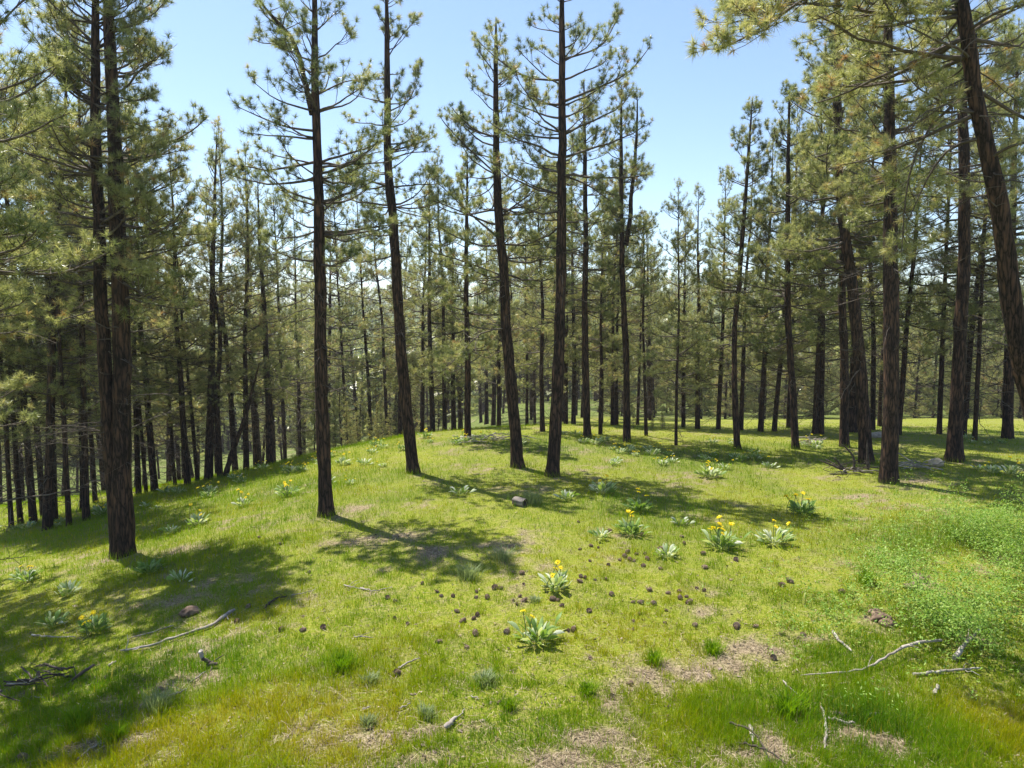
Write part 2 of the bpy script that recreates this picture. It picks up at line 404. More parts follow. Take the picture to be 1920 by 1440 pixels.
def pine_geo(seed, stems, per=4.2, whorl=.42, nn=50, nl=.165, nw=.0085, bough=1.0, tuft=1.0, brown=.05, limbs=(), sides=10, twigk=4.6, tint0=.42):
    """stems: dicts path, r0, live(0..1 start), dead start, R, top profile. returns trunk mesh geo, crown geo"""
    rng = np.random.default_rng(seed)
    tg, cg = Geo(), Geo()
    BP, BR, live = [], [], []
    top_tips, top_ax = [], []
    DP, DR = [], []
    for st in stems:
        P = smooth_path(st['path'], 34)
        n = len(P); H = np.linalg.norm(np.diff(P, axis=0), axis=1).sum()
        t = np.linspace(0, 1, n)
        P[1:-1, :2] += np.cumsum(rng.normal(0, .012, (n - 2, 2)), 0) * np.sin(t[1:-1] * np.pi)[:, None]
        r0 = st['r0']; flare = st.get('flare', .4)
        rad = np.maximum(r0 * (1 - t) ** st.get('tp', .45), .012) * (1 + flare * np.exp(-t * H / .3)) * (1 + rng.normal(0, .025, n))
        Vt, qt = tubes(P[None], rad[None], sides)
        c = np.repeat(P, sides, 0)
        Vt = c + (Vt - c) * (1 + rng.normal(0, .05 if sides > 8 else .02, len(Vt)))[:, None]
        tg.add(Vt, qt, 0, True)
        top_tips.append(P[-1]); top_ax.append(unit(P[-1] - P[-3]))
        # live boughs
        l0, Rm = st['live'], st['R']
        hs = np.arange(l0 * H, H - .1, whorl); hs = hs + rng.uniform(-.15, .15, len(hs))
        k = np.maximum(1, rng.poisson(per, len(hs))); hh = np.clip(np.repeat(hs, k) + rng.normal(0, .05, k.sum()), 0, H * .995)
        tt = np.clip((hh / H - l0) / (1 - l0), 0, 1)
        M = len(hh)
        prof = (1 - tt) ** st.get('pw', .75) * (.6 + .4 * np.minimum(1, tt / .22)) + .07
        L = np.maximum(.22, Rm * prof * rng.uniform(.5, 1.2, M))
        p0, _ = along(np.repeat(P[None], M, 0), hh / H)
        e0 = np.radians(-8 + 52 * tt ** 1.2 + rng.normal(0, 11, M)); e1 = e0 + np.radians(rng.uniform(8, 50, M))
        az = rng.uniform(0, 2 * np.pi, M)
        if st.get('avoid'):                      # the crown is thin on the shaded near side
            d_ = np.angle(np.exp(1j * (az + np.pi / 2))); az = np.where((np.abs(d_) < .8) & (rng.uniform(0, 1, M) < st['avoid']), az + np.where(d_ > 0, 1.2, -1.2), az)
        if 'side' in st:
            az = np.where(rng.uniform(0, 1, M) < .45, st['side'] + rng.normal(0, .6, M), az)
        B, _, _ = grow(rng, p0, az, e0, e1, L, 8)
        BP.append(B); live.append(np.ones(M))
        r = (.009 + .0125 * L)[:, None] * np.linspace(1, .28, 8)[None]; BR.append(r)
        # dead boughs
        d0 = st.get('dead', l0)
        if d0 < l0 + .1:
            h = rng.uniform(d0 * H, (l0 + .15) * H, int((l0 + .15 - d0) * H * st.get('deadn', 4.5)))
            M = len(h)
            if M:
                p0, _ = along(np.repeat(P[None], M, 0), h / H)
                L = Rm * rng.uniform(.2, .75, M)
                e0 = np.radians(rng.normal(-4, 14, M)); e1 = e0 + np.radians(rng.normal(-12, 24, M))
                B, _, _ = grow(rng, p0, rng.uniform(0, 2 * np.pi, M), e0, e1, L, 6, .2, .14)
                DP.append(B); DR.append((.006 + .007 * L)[:, None] * np.linspace(1, .3, 6)[None])
    for lb in limbs:
        P = smooth_path(lb['path'], 8)
        BP.append(P[None]); BR.append((lb['r'] * np.linspace(1, .25, 8))[None]); live.append(np.full(1, lb.get('k', 1.0)))
    B = np.concatenate(BP); Br = np.concatenate(BR); lv = np.concatenate(live)
    BL = np.linalg.norm(np.diff(B, axis=1), axis=2).sum(1)
    V, q = tubes(B, Br, 4); cg.add(V, q, 0, True)
    tips, axs, tw = [B[:, -1]], [unit(B[:, -1] - B[:, -2])], [rng.uniform(0, 1, len(B))]
    btint = rng.normal(0, .07, len(B))
    tt0 = [btint]
    tips.append(np.array(top_tips)); axs.append(np.array(top_ax)); tt0.append(np.zeros(len(top_tips)))
    # twigs
    k2 = np.maximum(1, np.round(BL * twigk * bough * lv + rng.uniform(-.5, 1.2, len(B)))).astype(int)
    ib = np.repeat(np.arange(len(B)), k2)
    s = rng.uniform(.22, 1, len(ib)) ** .8
    p0, d0 = along(B[ib], s)
    az = np.arctan2(d0[:, 1], d0[:, 0]) + rng.choice([-1, 1], len(ib)) * np.radians(rng.uniform(25, 75, len(ib)))
    e0 = np.arcsin(np.clip(d0[:, 2], -1, 1)) * .7 + np.radians(rng.uniform(-15, 30, len(ib)))
    L2 = np.clip(BL[ib] * (1.05 - s) * rng.uniform(.35, .75, len(ib)), .12, 1.3) + rng.uniform(0, .12, len(ib))
    T2, _, _ = grow(rng, p0, az, e0, e0 + np.radians(rng.uniform(15, 60, len(ib))), L2, 5, .2, .12)
    V, q = tubes(T2, (.0045 + .006 * L2)[:, None] * np.linspace(1, .45, 5)[None], 3); cg.add(V, q, 0, True)
    tips.append(T2[:, -1]); axs.append(unit(T2[:, -1] - T2[:, -2])); tt0.append(btint[ib])
    # shoots
    k3 = np.round(L2 * 4.2 * bough + rng.uniform(-.4, .8, len(L2))).astype(int).clip(0, 6)
    it = np.repeat(np.arange(len(T2)), k3)
    if len(it):
        s = rng.uniform(.25, .95, len(it)); p0, d0 = along(T2[it], s)
        az = np.arctan2(d0[:, 1], d0[:, 0]) + rng.choice([-1, 1], len(it)) * np.radians(rng.uniform(25, 70, len(it)))
        e0 = np.arcsin(np.clip(d0[:, 2], -1, 1)) * .6 + np.radians(rng.uniform(-10, 35, len(it)))
        L3 = rng.uniform(.1, .32, len(it))
        T3, _, _ = grow(rng, p0, az, e0, e0 + np.radians(rng.uniform(15, 55, len(it))), L3, 4, .2, .1)
        V, q = tubes(T3, (.0045 * np.ones(len(it)))[:, None] * np.linspace(1, .7, 4)[None], 3); cg.add(V, q, 0, True)
        tips.append(T3[:, -1]); axs.append(unit(T3[:, -1] - T3[:, -2])); tt0.append(btint[ib][it])
    TP, TA, TT = np.concatenate(tips), np.concatenate(axs), np.concatenate(tt0)
    keep = rng.uniform(0, 1, len(TP)) < tuft
    TP, TA, TT = TP[keep], TA[keep], TT[keep]
    tint = tint0 + TT * 1.3 + rng.normal(0, .15, len(TP))
    tint = np.where(rng.uniform(0, 1, len(TP)) < brown, rng.uniform(.82, 1, len(TP)), tint)
    V, f, t = needles(rng, TP, TA, nn, nl, nw, tint); cg.add(V, f, 1, False, t)
    # dead twigs
    if DP:
        D = np.concatenate(DP); Dr = np.concatenate(DR)
        V, q = tubes(D, Dr, 3); cg.add(V, q, 0, True)
        DL = np.linalg.norm(np.diff(D, axis=1), axis=2).sum(1)
        k2 = np.round(DL * 5 + rng.uniform(0, 1.5, len(D))).astype(int)
        ib = np.repeat(np.arange(len(D)), k2)
        s = rng.uniform(.15, 1, len(ib)); p0, d0 = along(D[ib], s)
        az = np.arctan2(d0[:, 1], d0[:, 0]) + rng.normal(0, .9, len(ib)); e0 = np.radians(rng.normal(-5, 25, len(ib)))
        L2 = rng.uniform(.15, .55, len(ib))
        T2, _, _ = grow(rng, p0, az, e0, e0 + np.radians(rng.normal(0, 35, len(ib))), L2, 5, .3, .2)
        V, q = tubes(T2, (.0045 * np.ones(len(ib)))[:, None] * np.linspace(1, .5, 5)[None], 3); cg.add(V, q, 0, True)
    return tg, cg

def px_path(base, pts, dy=0.0):
    """points of a trunk or limb, in the upright plane through the base or leaving it by dy at the tip"""
    out = []
    for i, (u, v) in enumerate(pts):
        y = dy * i / max(1, len(pts) - 1)
        d = ray(u, v); t = (base.y + y) / d[1]
        out.append((d[0] * t - base.x, y, CAM_H + d[2] * t - base.z))
    return out

TREES = []   # (object, base pixel u, depth, short name)
def named_pine(name, label, base_px, pts, width, live, R, seed, dead=None, depth=None, extra=(), short=None, lean=0., limbs=(), group='tall pines of the clearing', **kw):
    b = at_dist(base_px[0], depth) if depth else hit(*base_px)
    path = px_path(b, [base_px] + list(pts)); path[0] = (0, 0, -.12)
    H = path[-1][2]
    path = [(x, lean * (max(z, 0) / H) ** 1.5 * H, z) for (x, _, z) in path]
    dist = b.y
    stems = [dict(path=path, r0=.46 * width / F_PX * dist, live=live, R=R, dead=live if dead is None else dead, avoid=kw.pop('avoid', .85), **{k: kw.pop(k) for k in ('pw', 'side', 'deadn', 'flare') if k in kw})]
    for ex in extra:
        pp = px_path(b, ex['pts'], ex.get('dy', 0))
        if ex.get('root'): pp[0] = (pp[0][0], 0, -.12)
        stems.append(dict(path=pp, r0=.5 * ex['w'] / F_PX * dist, avoid=.85, live=ex['live'], R=ex['R'], dead=ex.get('dead', ex['live']), flare=ex.get('flare', 0)))
    lm = []
    for lb in limbs:
        lm.append(dict(path=px_path(b, lb['pts'], lb.get('dy', 0)), r=lb['r'], k=lb.get('k', 1.4)))
    tg, cg = pine_geo(seed, stems, limbs=lm, **kw)
    o = empty(name, b, label, 'tree', group)
    link('trunk', tg.mesh('trunk', [BARK]), o); link('crown', cg.mesh('crown', [TWIG, NEEDLE]), o)
    TREES.append((o, base_px[0], dist, short))
    return o

named_pine('pine_tree', 'tall pine with two dark trunks joined at the base, shading the left foreground', (207, 1035), [(202, 800), (192, 600), (181, 300), (179, 0), (180, -180)], 31, .4, 2.4, 1, dead=.16,
    extra=[dict(pts=[(232, 1030), (226, 800), (220, 600), (211, 300), (199, 0), (196, -230)], w=37, live=.4, R=2.4, dead=.2, root=True, flare=.3)], short='the twin pine', bough=1.0, tuft=.9, sides=14, depth=15.0, deadn=8, twigk=5.5)
named_pine('pine_tree', 'lone straight pine with a thin second leader curving up left of its trunk', (612, 966), [(600, 700), (596, 500), (590, 200), (588, 0), (590, -110)], 29, .47, 2.1, 2, dead=.2,
    extra=[dict(pts=[(585, 215), (567, 130), (548, 70), (505, 25), (470, -25)], w=10, live=.2, R=1.1)], limbs=[dict(pts=[(586, 245), (540, 240), (500, 225), (445, 200)], r=.03, k=1.3, dy=-.3), dict(pts=[(590, 180), (650, 150), (690, 150)], r=.025, dy=.3)],
    short='the lone pine', bough=.8, sides=14, per=3.8, whorl=.44, deadn=10)
named_pine('pine_tree', 'narrow pine whose trunk slants up to the left, right of the lone straight pine', (776, 886), [(760, 750), (745, 550), (738, 440), (728, 300), (725, 0), (724, -55)], 25, .46, 1.8, 3, dead=.28, short='the slanting pine', bough=.85, per=3.6, whorl=.45, sides=12, deadn=8,
    limbs=[dict(pts=[(728, 300), (770, 285), (815, 285)], r=.028, dy=-.4), dict(pts=[(727, 210), (770, 190), (790, 120)], r=.025, dy=.2), dict(pts=[(726, 110), (750, 70), (783, 35)], r=.02)])
named_pine('pine_tree', 'pine with wide rising limbs and a pointed top, left of the tallest middle pine', (971, 876), [(962, 750), (955, 650), (948, 500), (938, 400), (933, 250), (930, 35)], 25, .42, 2.3, 4, dead=.24, short='the wide pine', bough=.95, per=3.9, whorl=.44, sides=12,
    limbs=[dict(pts=[(940, 450), (880, 400), (830, 350), (805, 330)], r=.035, dy=.3), dict(pts=[(934, 330), (880, 280), (840, 240), (822, 215)], r=.03, dy=-.3), dict(pts=[(950, 520), (870, 490), (800, 470)], r=.03, dy=-.5), dict(pts=[(945, 400), (1000, 360), (1040, 310)], r=.03, dy=.4), dict(pts=[(955, 615), (900, 620), (850, 680), (800, 720)], r=.025, dy=-.5)])
named_pine('pine_tree', 'tallest pine near the middle, its trunk curving right above a long shadow', (1035, 892), [(1045, 750), (1050, 600), (1058, 400), (1060, 200), (1055, 0), (1050, -110)], 26, .45, 2.5, 5, dead=.28, deadn=7, short='the tallest pine', bough=.9, per=3.7, whorl=.48, sides=12,
    limbs=[dict(pts=[(1058, 190), (1120, 165), (1180, 140), (1218, 88)], r=.04, k=1.2, dy=-.4), dict(pts=[(1058, 150), (990, 150), (930, 110), (895, 75)], r=.035, dy=.3), dict(pts=[(1060, 110), (1130, 90), (1165, 20)], r=.03), dict(pts=[(1060, 330), (1100, 345), (1150, 380)], r=.03, dy=-.4)])
named_pine('pine_tree', 'slim upright pine just right of the tallest middle pine', (1103, 826), [(1097, 650), (1098, 500), (1095, 150)], 16, .36, 1.7, 6, dead=.2, short='the slim pine', depth=26.3)
named_pine('pine_tree', 'fork-topped pine whose trunk splits into two slender leaders', (1178, 830), [(1174, 600), (1172, 440), (1168, 300), (1165, 160)], 15, .44, 1.25, 7, dead=.25, depth=26, short='the forked pine', pw=.5, per=3.2,
    extra=[dict(pts=[(1174, 460), (1184, 400), (1190, 300), (1195, 180)], w=9, live=.1, R=1.1)], limbs=[dict(pts=[(1178, 445), (1215, 420), (1240, 395)], r=.02, k=.4), dict(pts=[(1175, 520), (1210, 480), (1260, 465)], r=.02, k=.4)])
named_pine('pine_tree', 'mid-sized pine with a dark trunk in the gap left of the wide-limbed pine', (876, 843), [(880, 650), (880, 400), (876, 290)], 14, .3, 1.7, 8, dead=.15, depth=25.5)
named_pine('pine_tree', 'curved-trunk pine bowing left at its foot on the right of the clearing', (1388, 843), [(1378, 750), (1379, 650), (1393, 500), (1405, 350), (1411, 185)], 13, .32, 1.8, 9, dead=.2, depth=24.8, short='the curved pine')
named_pine('pine_tree', 'small pine leaning left, first right of the curved-trunk pine', (1498, 842), [(1488, 740), (1479, 620), (1478, 400), (1480, 160)], 15, .3, 2.2, 10, dead=.2, depth=24.8, bough=1.1)
named_pine('pine_tree', 'left-bowed pine with a dense broad crown beside the brush pile', (1626, 868), [(1620, 780), (1607, 650), (1590, 500), (1572, 370), (1565, 200), (1570, -60)], 26, .4, 2.8, 11, dead=.2, short='the bowed pine', bough=1.15, per=4.6, tuft=1, sides=12, whorl=.38, tint0=.52)
named_pine('pine_tree', 'straight reddish pine standing just right of the brush pile', (1666, 905), [(1670, 780), (1673, 600), (1668, 300), (1664, 100), (1664, -190)], 33, .47, 2.6, 12, dead=.24, short='the reddish pine', bough=1.05, per=4.4, sides=14, whorl=.4, tint0=.5)
named_pine('pine_tree', 'dark straight pine just right of the tan stone', (1789, 865), [(1794, 700), (1800, 500), (1802, 350), (1800, 150), (1800, -160)], 28, .47, 2.4, 13, dead=.22, short='the pine by the stone', bough=1.0, per=4.2, sides=12, whorl=.4, tint0=.48)
named_pine('pine_tree', 'thick pine leaning in from the right edge with long drooping boughs', (2010, 1040), [(1955, 850), (1907, 650), (1870, 400), (1840, 250), (1808, 40), (1780, -130), (1740, -420)], 44, .6, 3.0, 14, dead=.28, depth=12.2, short='the leaning pine', sides=16, nn=60, nl=.175, nw=.0075, bough=.95, deadn=6, tint0=.5,
    limbs=[dict(pts=[(1790, -60), (1660, -60), (1520, -20), (1430, 60), (1345, 95)], r=.045, k=2.2, dy=-2.0), dict(pts=[(1800, 0), (1660, 40), (1560, 0), (1460, 10), (1380, 20)], r=.04, k=2.2, dy=-1.5), dict(pts=[(1835, 260), (1780, 270), (1740, 330), (1700, 420)], r=.03, k=.9, dy=.8), dict(pts=[(1850, 300), (1900, 270), (1980, 260)], r=.035, dy=-1),
           dict(pts=[(1812, 60), (1870, 20), (1960, 0)], r=.035, dy=-1.2), dict(pts=[(1838, 170), (1750, 210), (1700, 330), (1690, 480)], r=.03, k=1.3, dy=.6)])
named_pine('pine_tree', 'sunlit pine cut by the left edge of the photo, its boughs reaching in', (-80, 1120), [(-85, 700), (-85, 300), (-85, -260)], 40, .46, 2.5, 15, dead=.12, depth=10.8, short='the edge pine', bough=1.1, avoid=0, per=4.2, sides=12, nn=46, twigk=5, tint0=.45)
named_pine('pine_tree', 'shaded pine whose boughs hang in at the left edge behind the sunlit one', (-135, 1010), [(-140, 600), (-140, 200), (-140, -160)], 36, .26, 2.4, 17, dead=.1, depth=14.4, sides=12, bough=1.3, avoid=0, per=3.8)
named_pine('dead_tree', 'thin dead trunk leaning to the right against the dark pines of the left slope', (414, 915), [(432, 850), (455, 785), (470, 735), (486, 680)], 11, .97, .5, 18, dead=.35, depth=26.2, group='dead trees', tuft=0, bough=.3)
named_pine('pine_tree', 'slightly thinner pine directly behind the left-bowed pine', (1590, 840), [(1583, 700), (1580, 560), (1575, 300), (1570, 60)], 18, .32, 2.2, 16, dead=.2, depth=25.2, bough=1.1)

# ---- prototypes for the stand behind
def proto(seed, H, r0, live, R, dead, **kw):
    rng = np.random.default_rng(seed + 500)
    path = [(0, 0, -.3)] + [(rng.normal(0, .12) * z / H * 1.5, rng.normal(0, .12) * z / H * 1.5, z) for z in np.linspace(H * .3, H, 4)]
    path[-1] = (path[-2][0], path[-2][1], H)
    a = dict(tint0=.54, nn=18, nl=.2, nw=.0125, sides=7, per=3.6, whorl=.46, bough=1.05)
    a.update(kw)
    tg, cg = pine_geo(seed, [dict(path=path, r0=r0, live=live, R=R, dead=dead, tp=.65, deadn=a.pop('deadn', 9))], **a)
    return tg.mesh('trunk', [BARK]), cg.mesh('crown', [TWIG, NEEDLE]), H, r0
PROTO = [proto(101, 15, .17, .26, 2.5, .07), proto(102, 15, .17, .32, 2.5, .08, tint0=.6), proto(103, 15, .17, .2, 2.8, .06, bough=1.15), proto(104, 15, .16, .3, 2.5, .07, brown=.12, tint0=.64),
         proto(105, 15, .17, .24, 2.3, .06), proto(106, 15, .18, .35, 3.0, .08, bough=1.1, tint0=.56), proto(107, 15, .17, .5, 1.9, .12, tint0=.5, deadn=9), proto(108, 15, .17, .16, 2.6, .05, bough=1.2)]
YOUNG = [proto(111, 9, .09, .04, 1.7, .04, per=5, whorl=.36, bough=1.2, brown=.03, tint0=.6), proto(112, 9, .09, .08, 1.5, .04, per=5, whorl=.36, bough=1.2, brown=.03, tint0=.55)]
FAR = []
rs = random.Random(5)
def stand_pine(kind, b, H, width=None, lean=0., short=None):
    tm, cm, H0, r0 = kind
    o = empty('pine_tree', b, '', 'tree')
    k = H / H0
    o.scale = (k, k, k); o.rotation_euler = (rs.uniform(-.02, .02), lean, rs.uniform(0, 6.28))
    # lean is about the view axis: apply after the turn
    o.rotation_euler = (Matrix.Rotation(lean, 3, 'Y') @ Matrix.Rotation(rs.uniform(0, 6.28), 3, 'Z')).to_euler()
    t = link('trunk', tm, o); link('crown', cm, o)
    if width:
        f = (.5 * width / F_PX * b.y) / (r0 * k); t.scale = (f, f, 1)
    FAR.append((o, b)); return o

# trunks one can pick out, (u at foot, distance, width px, u at 250 px above the foot, top v)
for (u, d, w, u2, top) in [(500, 29, 17, 500, 330), (475, 30, 14, 470, 290), (455, 28, 13, 462, 360), (434, 28, 13, 428, 250), (405, 26.5, 13, 403, 380), (382, 26.5, 18, 400, 255), (362, 27, 9, 345, 400), (343, 26, 14, 337, 270),
        (318, 27, 8, 308, 420), (280, 25.5, 15, 272, 240), (263, 26, 8, 255, 350), (248, 25.5, 12, 252, 200), (165, 25, 10, 160, 250), (146, 21, 15, 155, 60), (140, 23, 13, 152, 200), (112, 20.5, 12, 114, 230), (70, 20.5, 20, 92, 40), (85, 22, 14, 90, 150), (45, 22, 15, 38, 60), (65, 23.5, 13, 60, 160), (20, 22.5, 11, 15, 100), (2, 22, 10, 0, 20),
        (530, 33, 9, 525, 350), (558, 36, 8, 556, 370), (648, 40, 8, 640, 360), (693, 38, 8, 684, 340), (725, 36, 9, 716, 380), (748, 34, 11, 744, 400), (790, 36, 9, 795, 390), (810, 33, 12, 808, 320), (833, 33, 10, 830, 300), (850, 34, 11, 852, 430), (935, 36, 10, 940, 330), (988, 38, 7, 985, 360), (1003, 40, 6, 1000, 390),
        (1018, 28, 11, 1014, 350), (1042, 36, 8, 1041, 300), (1062, 33, 10, 1060, 350), (1076, 34, 10, 1074, 280), (1127, 27.5, 9, 1125, 420), (1150, 33, 9, 1150, 350), (1158, 34, 8, 1158, 330), (1197, 35, 7, 1200, 400), (1214, 27.5, 8, 1205, 400), (1271, 25.5, 7, 1269, 340), (1284, 32, 9, 1283, 400), (1311, 31, 11, 1309, 360), (1350, 31, 10, 1352, 330), (1393, 30.5, 10, 1396, 300),
        (1430, 30, 12, 1432, 270), (1456, 30, 11, 1466, 230), (1483, 31, 10, 1482, 200), (1533, 29, 12, 1536, 120), (1545, 29, 12, 1536, 170), (1603, 29.5, 21, 1602, 90), (1642, 30, 11, 1633, 140), (1691, 28.5, 12, 1702, 160), (1769, 28.5, 11, 1768, 120), (1814, 28, 13, 1826, 100), (1836, 27, 10, 1832, 180), (1898, 27.5, 22, 1893, 60), (1655, 33, 9, 1652, 230)]:
    b = at_dist(u, d)
    H = max(7.5, (proj(b)[1] - top) / F_PX * d * 1.01)
    stand_pine(PROTO[rs.randrange(8)], b - Vector((0, 0, .1)), H, w * .92, math.atan2(u2 - u, 250))
# deeper stand
occ = [(b.x, b.y) for _, b in FAR]
rr = np.random.default_rng(77)
cnt = 0
for _ in range(6000):
    if cnt >= 118: break
    d = float(rr.uniform(33, 95) if cnt % 2 else rr.uniform(33, 60)); u = float(rr.uniform(-330, 2250))
    x = (u - 960) / F_PX * d
    if 1230 < u and d < 62 : continue
    if d < 37 and u > 900: continue
    gap = 2.4 + d * .012
    if any((x - a) ** 2 + (d - c) ** 2 < gap * gap for a, c in occ): continue
    occ.append((x, d)); cnt += 1
    b = Vector((x, d, float(ground(x, d)) - .1))
    stand_pine(PROTO[rr.integers(8)], b, float(rr.uniform(8.5, 17)), None, float(rr.normal(0, .05)))
# young thicket across the far meadow
cnt = 0
for _ in range(3000):
    if cnt >= 74: break
    u = float(rr.uniform(1120, 2300)); d = float(rr.uniform(54, 72)); x = (u - 960) / F_PX * d
    if any((x - a) ** 2 + (d - c) ** 2 < 2.2 for a, c in occ): continue
    occ.append((x, d)); cnt += 1
    o = stand_pine(YOUNG[cnt % 2], Vector((x, d, float(ground(x, d)) - .1)), float(rr.uniform(6, 11)))
    o['young'] = 1
# small saplings on the rim of the slope
for (u, d, h) in [(648, 29, 1.9), (668, 31, 1.5), (690, 30, 1.3), (707, 31, 1.7), (730, 32, 1.6), (625, 30, 2.2), (1190, 30.5, .9), (1245, 31, 1.0), (1225, 31, .8), (655, 33, 2.4), (715, 34, 2.2), (585, 36, 4.2), (640, 38, 4.8), (672, 36, 3.6), (702, 39, 4.6), (745, 37, 3.4), (770, 40, 4.4), (560, 39, 4.6), (820, 41, 4.0)]:
    o = stand_pine(YOUNG[int(u) % 2], at_dist(u, d), h, None, rs.uniform(-.05, .05)); o['young'] = 2
    o.scale = (o.scale[0] * .9, o.scale[1] * .9, o.scale[2])

ORD = ['first', 'second', 'third', 'fourth', 'fifth', 'sixth', 'seventh', 'eighth', 'ninth', 'tenth', 'eleventh', 'twelfth', 'thirteenth', 'fourteenth', 'fifteenth', 'sixteenth', 'seventeenth', 'eighteenth', 'nineteenth', 'twentieth']
def ordn(i):
    if i < 20: return ORD[i]
    return ('twenty-' if i < 29 else 'thirty-' if i < 39 else 'forty-') + ORD[(i + 1) % 10 - 1] if (i + 1) % 10 else ['thirtieth', 'fortieth', 'fiftieth'][(i + 1) // 10 - 3]
anch = sorted([(u, s) for (_, u, _, s) in TREES if s])
bins = {}
for o, b in FAR:
    u = proj(b)[0]; y = o.get('young', 0)
    kind = 'sapling' if y == 2 else 'young' if y == 1 else 'mid' if b.y < 42 else 'deep'
    lo = max([a for a in anch if a[0] <= u], default=None); hi = min([a for a in anch if a[0] > u], default=None)
    bins.setdefault((kind, lo, hi), []).append((u, o))
for (kind, lo, hi), L in bins.items():
    L.sort(key=lambda e: e[0])
    noun = {'sapling': 'tiny sapling pine', 'young': 'bushy young pine', 'mid': 'slim dark pine', 'deep': 'distant pine'}[kind]
    for i, (u, o) in enumerate(L):
        place = f'between {lo[1]} and {hi[1]}' if lo and hi else (f'right of {lo[1]}' if lo else f'left of {hi[1]}')
        n = '' if len(L) == 1 else f', {ordn(i)} from left'
        o['label'] = f'{noun}{n} {place}'
        o['group'] = {'sapling': 'sapling pines on the slope rim', 'young': 'young pines across the far meadow', 'mid': 'slim pines around the clearing', 'deep': 'distant pines in the valley'}[kind]
        if 'young' in o.keys(): del o['young']

# far wood on the hills: one mass
rng = np.random.default_rng(9)
n = 11000
d = 100 + 560 * rng.uniform(0, 1, n) ** 1.3
u = rng.uniform(-700, 2600, n); x = (u - 960) / F_PX * d; z = ground(x, d)
H = rng.uniform(9, 17, n); m = 28
tt = rng.uniform(.02, 1, (n, m)); an = rng.uniform(0, 6.283, (n, m)); rad = (1 - tt) ** .8 * 2.3 * rng.uniform(.3, 1.1, (n, m)) + .1
c = np.stack([x[:, None] + rad * np.cos(an), d[:, None] + rad * np.sin(an), z[:, None] + H[:, None] * tt], -1)
V = c[:, :, None] + rng.normal(0, .55, (n, m, 3, 3)) * np.array([1, 1, .7])
ft = np.repeat(np.clip(.4 + rng.normal(0, .12, (n, 1)) + rng.normal(0, .08, (n, m)), 0, 1).ravel(), 3)
fg = Geo(); fg.add(V.reshape(-1, 3), np.arange(n * m * 3).reshape(-1, 3), 0, False, ft)
tp = np.stack([np.stack([x, d, z - .3], -1), np.stack([x, d, z + H * .9], -1)], 1)
Vt, qt = tubes(tp, np.stack([np.full(n, .2), np.full(n, .04)], 1), 4); fg.add(Vt, qt, 1, True)
o = link('distant_forest', fg.mesh('distant_forest', [NEEDLE, BARK])); o['kind'] = 'stuff'

# ------------------------------------------------------------------ grass
def blades(rng, x, y, h, w, tint, lean=.45):
    z = ground(x, y); n = len(x)
    az = rng.uniform(0, 6.283, n); l = h * np.abs(rng.normal(0, lean, n)).clip(0, 1.2); fa = rng.uniform(0, 6.283, n)
    b = np.stack([x, y, z - .01], -1); s = np.stack([np.cos(fa), np.sin(fa), 0 * fa], -1) * (w / 2)[:, None]
    mid = b + np.stack([np.cos(az) * l * .35, np.sin(az) * l * .35, h * .6], -1)
    tip = b + np.stack([np.cos(az) * l, np.sin(az) * l, h], -1)
    V = np.stack([b - s, b + s, mid + s * .75, mid - s * .75, tip], 1).reshape(-1, 3)
    i = np.arange(n)[:, None] * 5
    return V, (i + np.array([0, 1, 2, 3])), (i + np.array([3, 2, 4])), np.repeat(tint, 5)

rng = np.random.default_rng(21)
gg = Geo()
def sow(n, vlo, vhi, ulo, uhi, hs=1.0, ws=1.0, cull=True):
    v = rng.uniform(vlo, vhi, n); d = CAM_H * F_PX / (v - 610); d = d * rng.uniform(.97, 1.03, n)
    u = rng.uniform(ulo, uhi, n); x = (u - 960) / F_PX * d
    li, lu = litter(x, d), lush(x, d)
    fine = .5 * fbm(x * 4.5, d * 4.5, 51, 2) + .5 * vnoise(x * 10, d * 10, 52)
    if cull:
        k = rng.uniform(0, 1, n) > np.clip(li * 1.05 + .03 + .27 * (1 - lu) + (.5 - fine) * (1.5 - .8 * lu), 0, .97); x, d, li, lu, fine = x[k], d[k], li[k], lu[k], fine[k]
    m = len(x)
    h = (.035 + .085 * lu + .16 * np.maximum(0, fine - .5)) * rng.uniform(.45, 1.6, m) * hs
    h = np.where(rng.uniform(0, 1, m) < .06 * lu + .012, h * rng.uniform(1.6, 2.6, m), h)
    w = .0028 * (1 + d / 9) * rng.uniform(.7, 1.3, m) * ws
    yel = fbm(x * .55, d * .55, 61, 3)
    t = .575 - .27 * lu + (yel - .5) * .8 + rng.normal(0, .08, m)
    t = np.where(rng.uniform(0, 1, m) < .07, rng.uniform(.75, 1, m), t).clip(0, 1)
    V, a, b, tt = blades(rng, x, d, h, w, t)
    gg.add(V, a, 0, False, tt); gg.F.append(b + gg.n - len(V)); gg.m.append(0); gg.s.append(False)
sow(800000, 790, 1640, -300, 2220)
sow(60000, 1640, 2600, -300, 2220)
sow(40000, 760, 800, -500, 2300)
# left slope and rim
n = 60000
x = rng.uniform(-26, -4, n); y = rng.uniform(14, 34, n)
t = (.45 + rng.normal(0, .1, n) + (fbm(x * .5, y * .5, 62) - .5) * .4).clip(0, 1)
V, a, b, tt = blades(rng, x, y, rng.uniform(.07, .2, n), .008 * rng.uniform(.7, 1.3, n), t)
gg.add(V, a, 0, False, tt); gg.F.append(b + gg.n - len(V)); gg.m.append(0); gg.s.append(False)
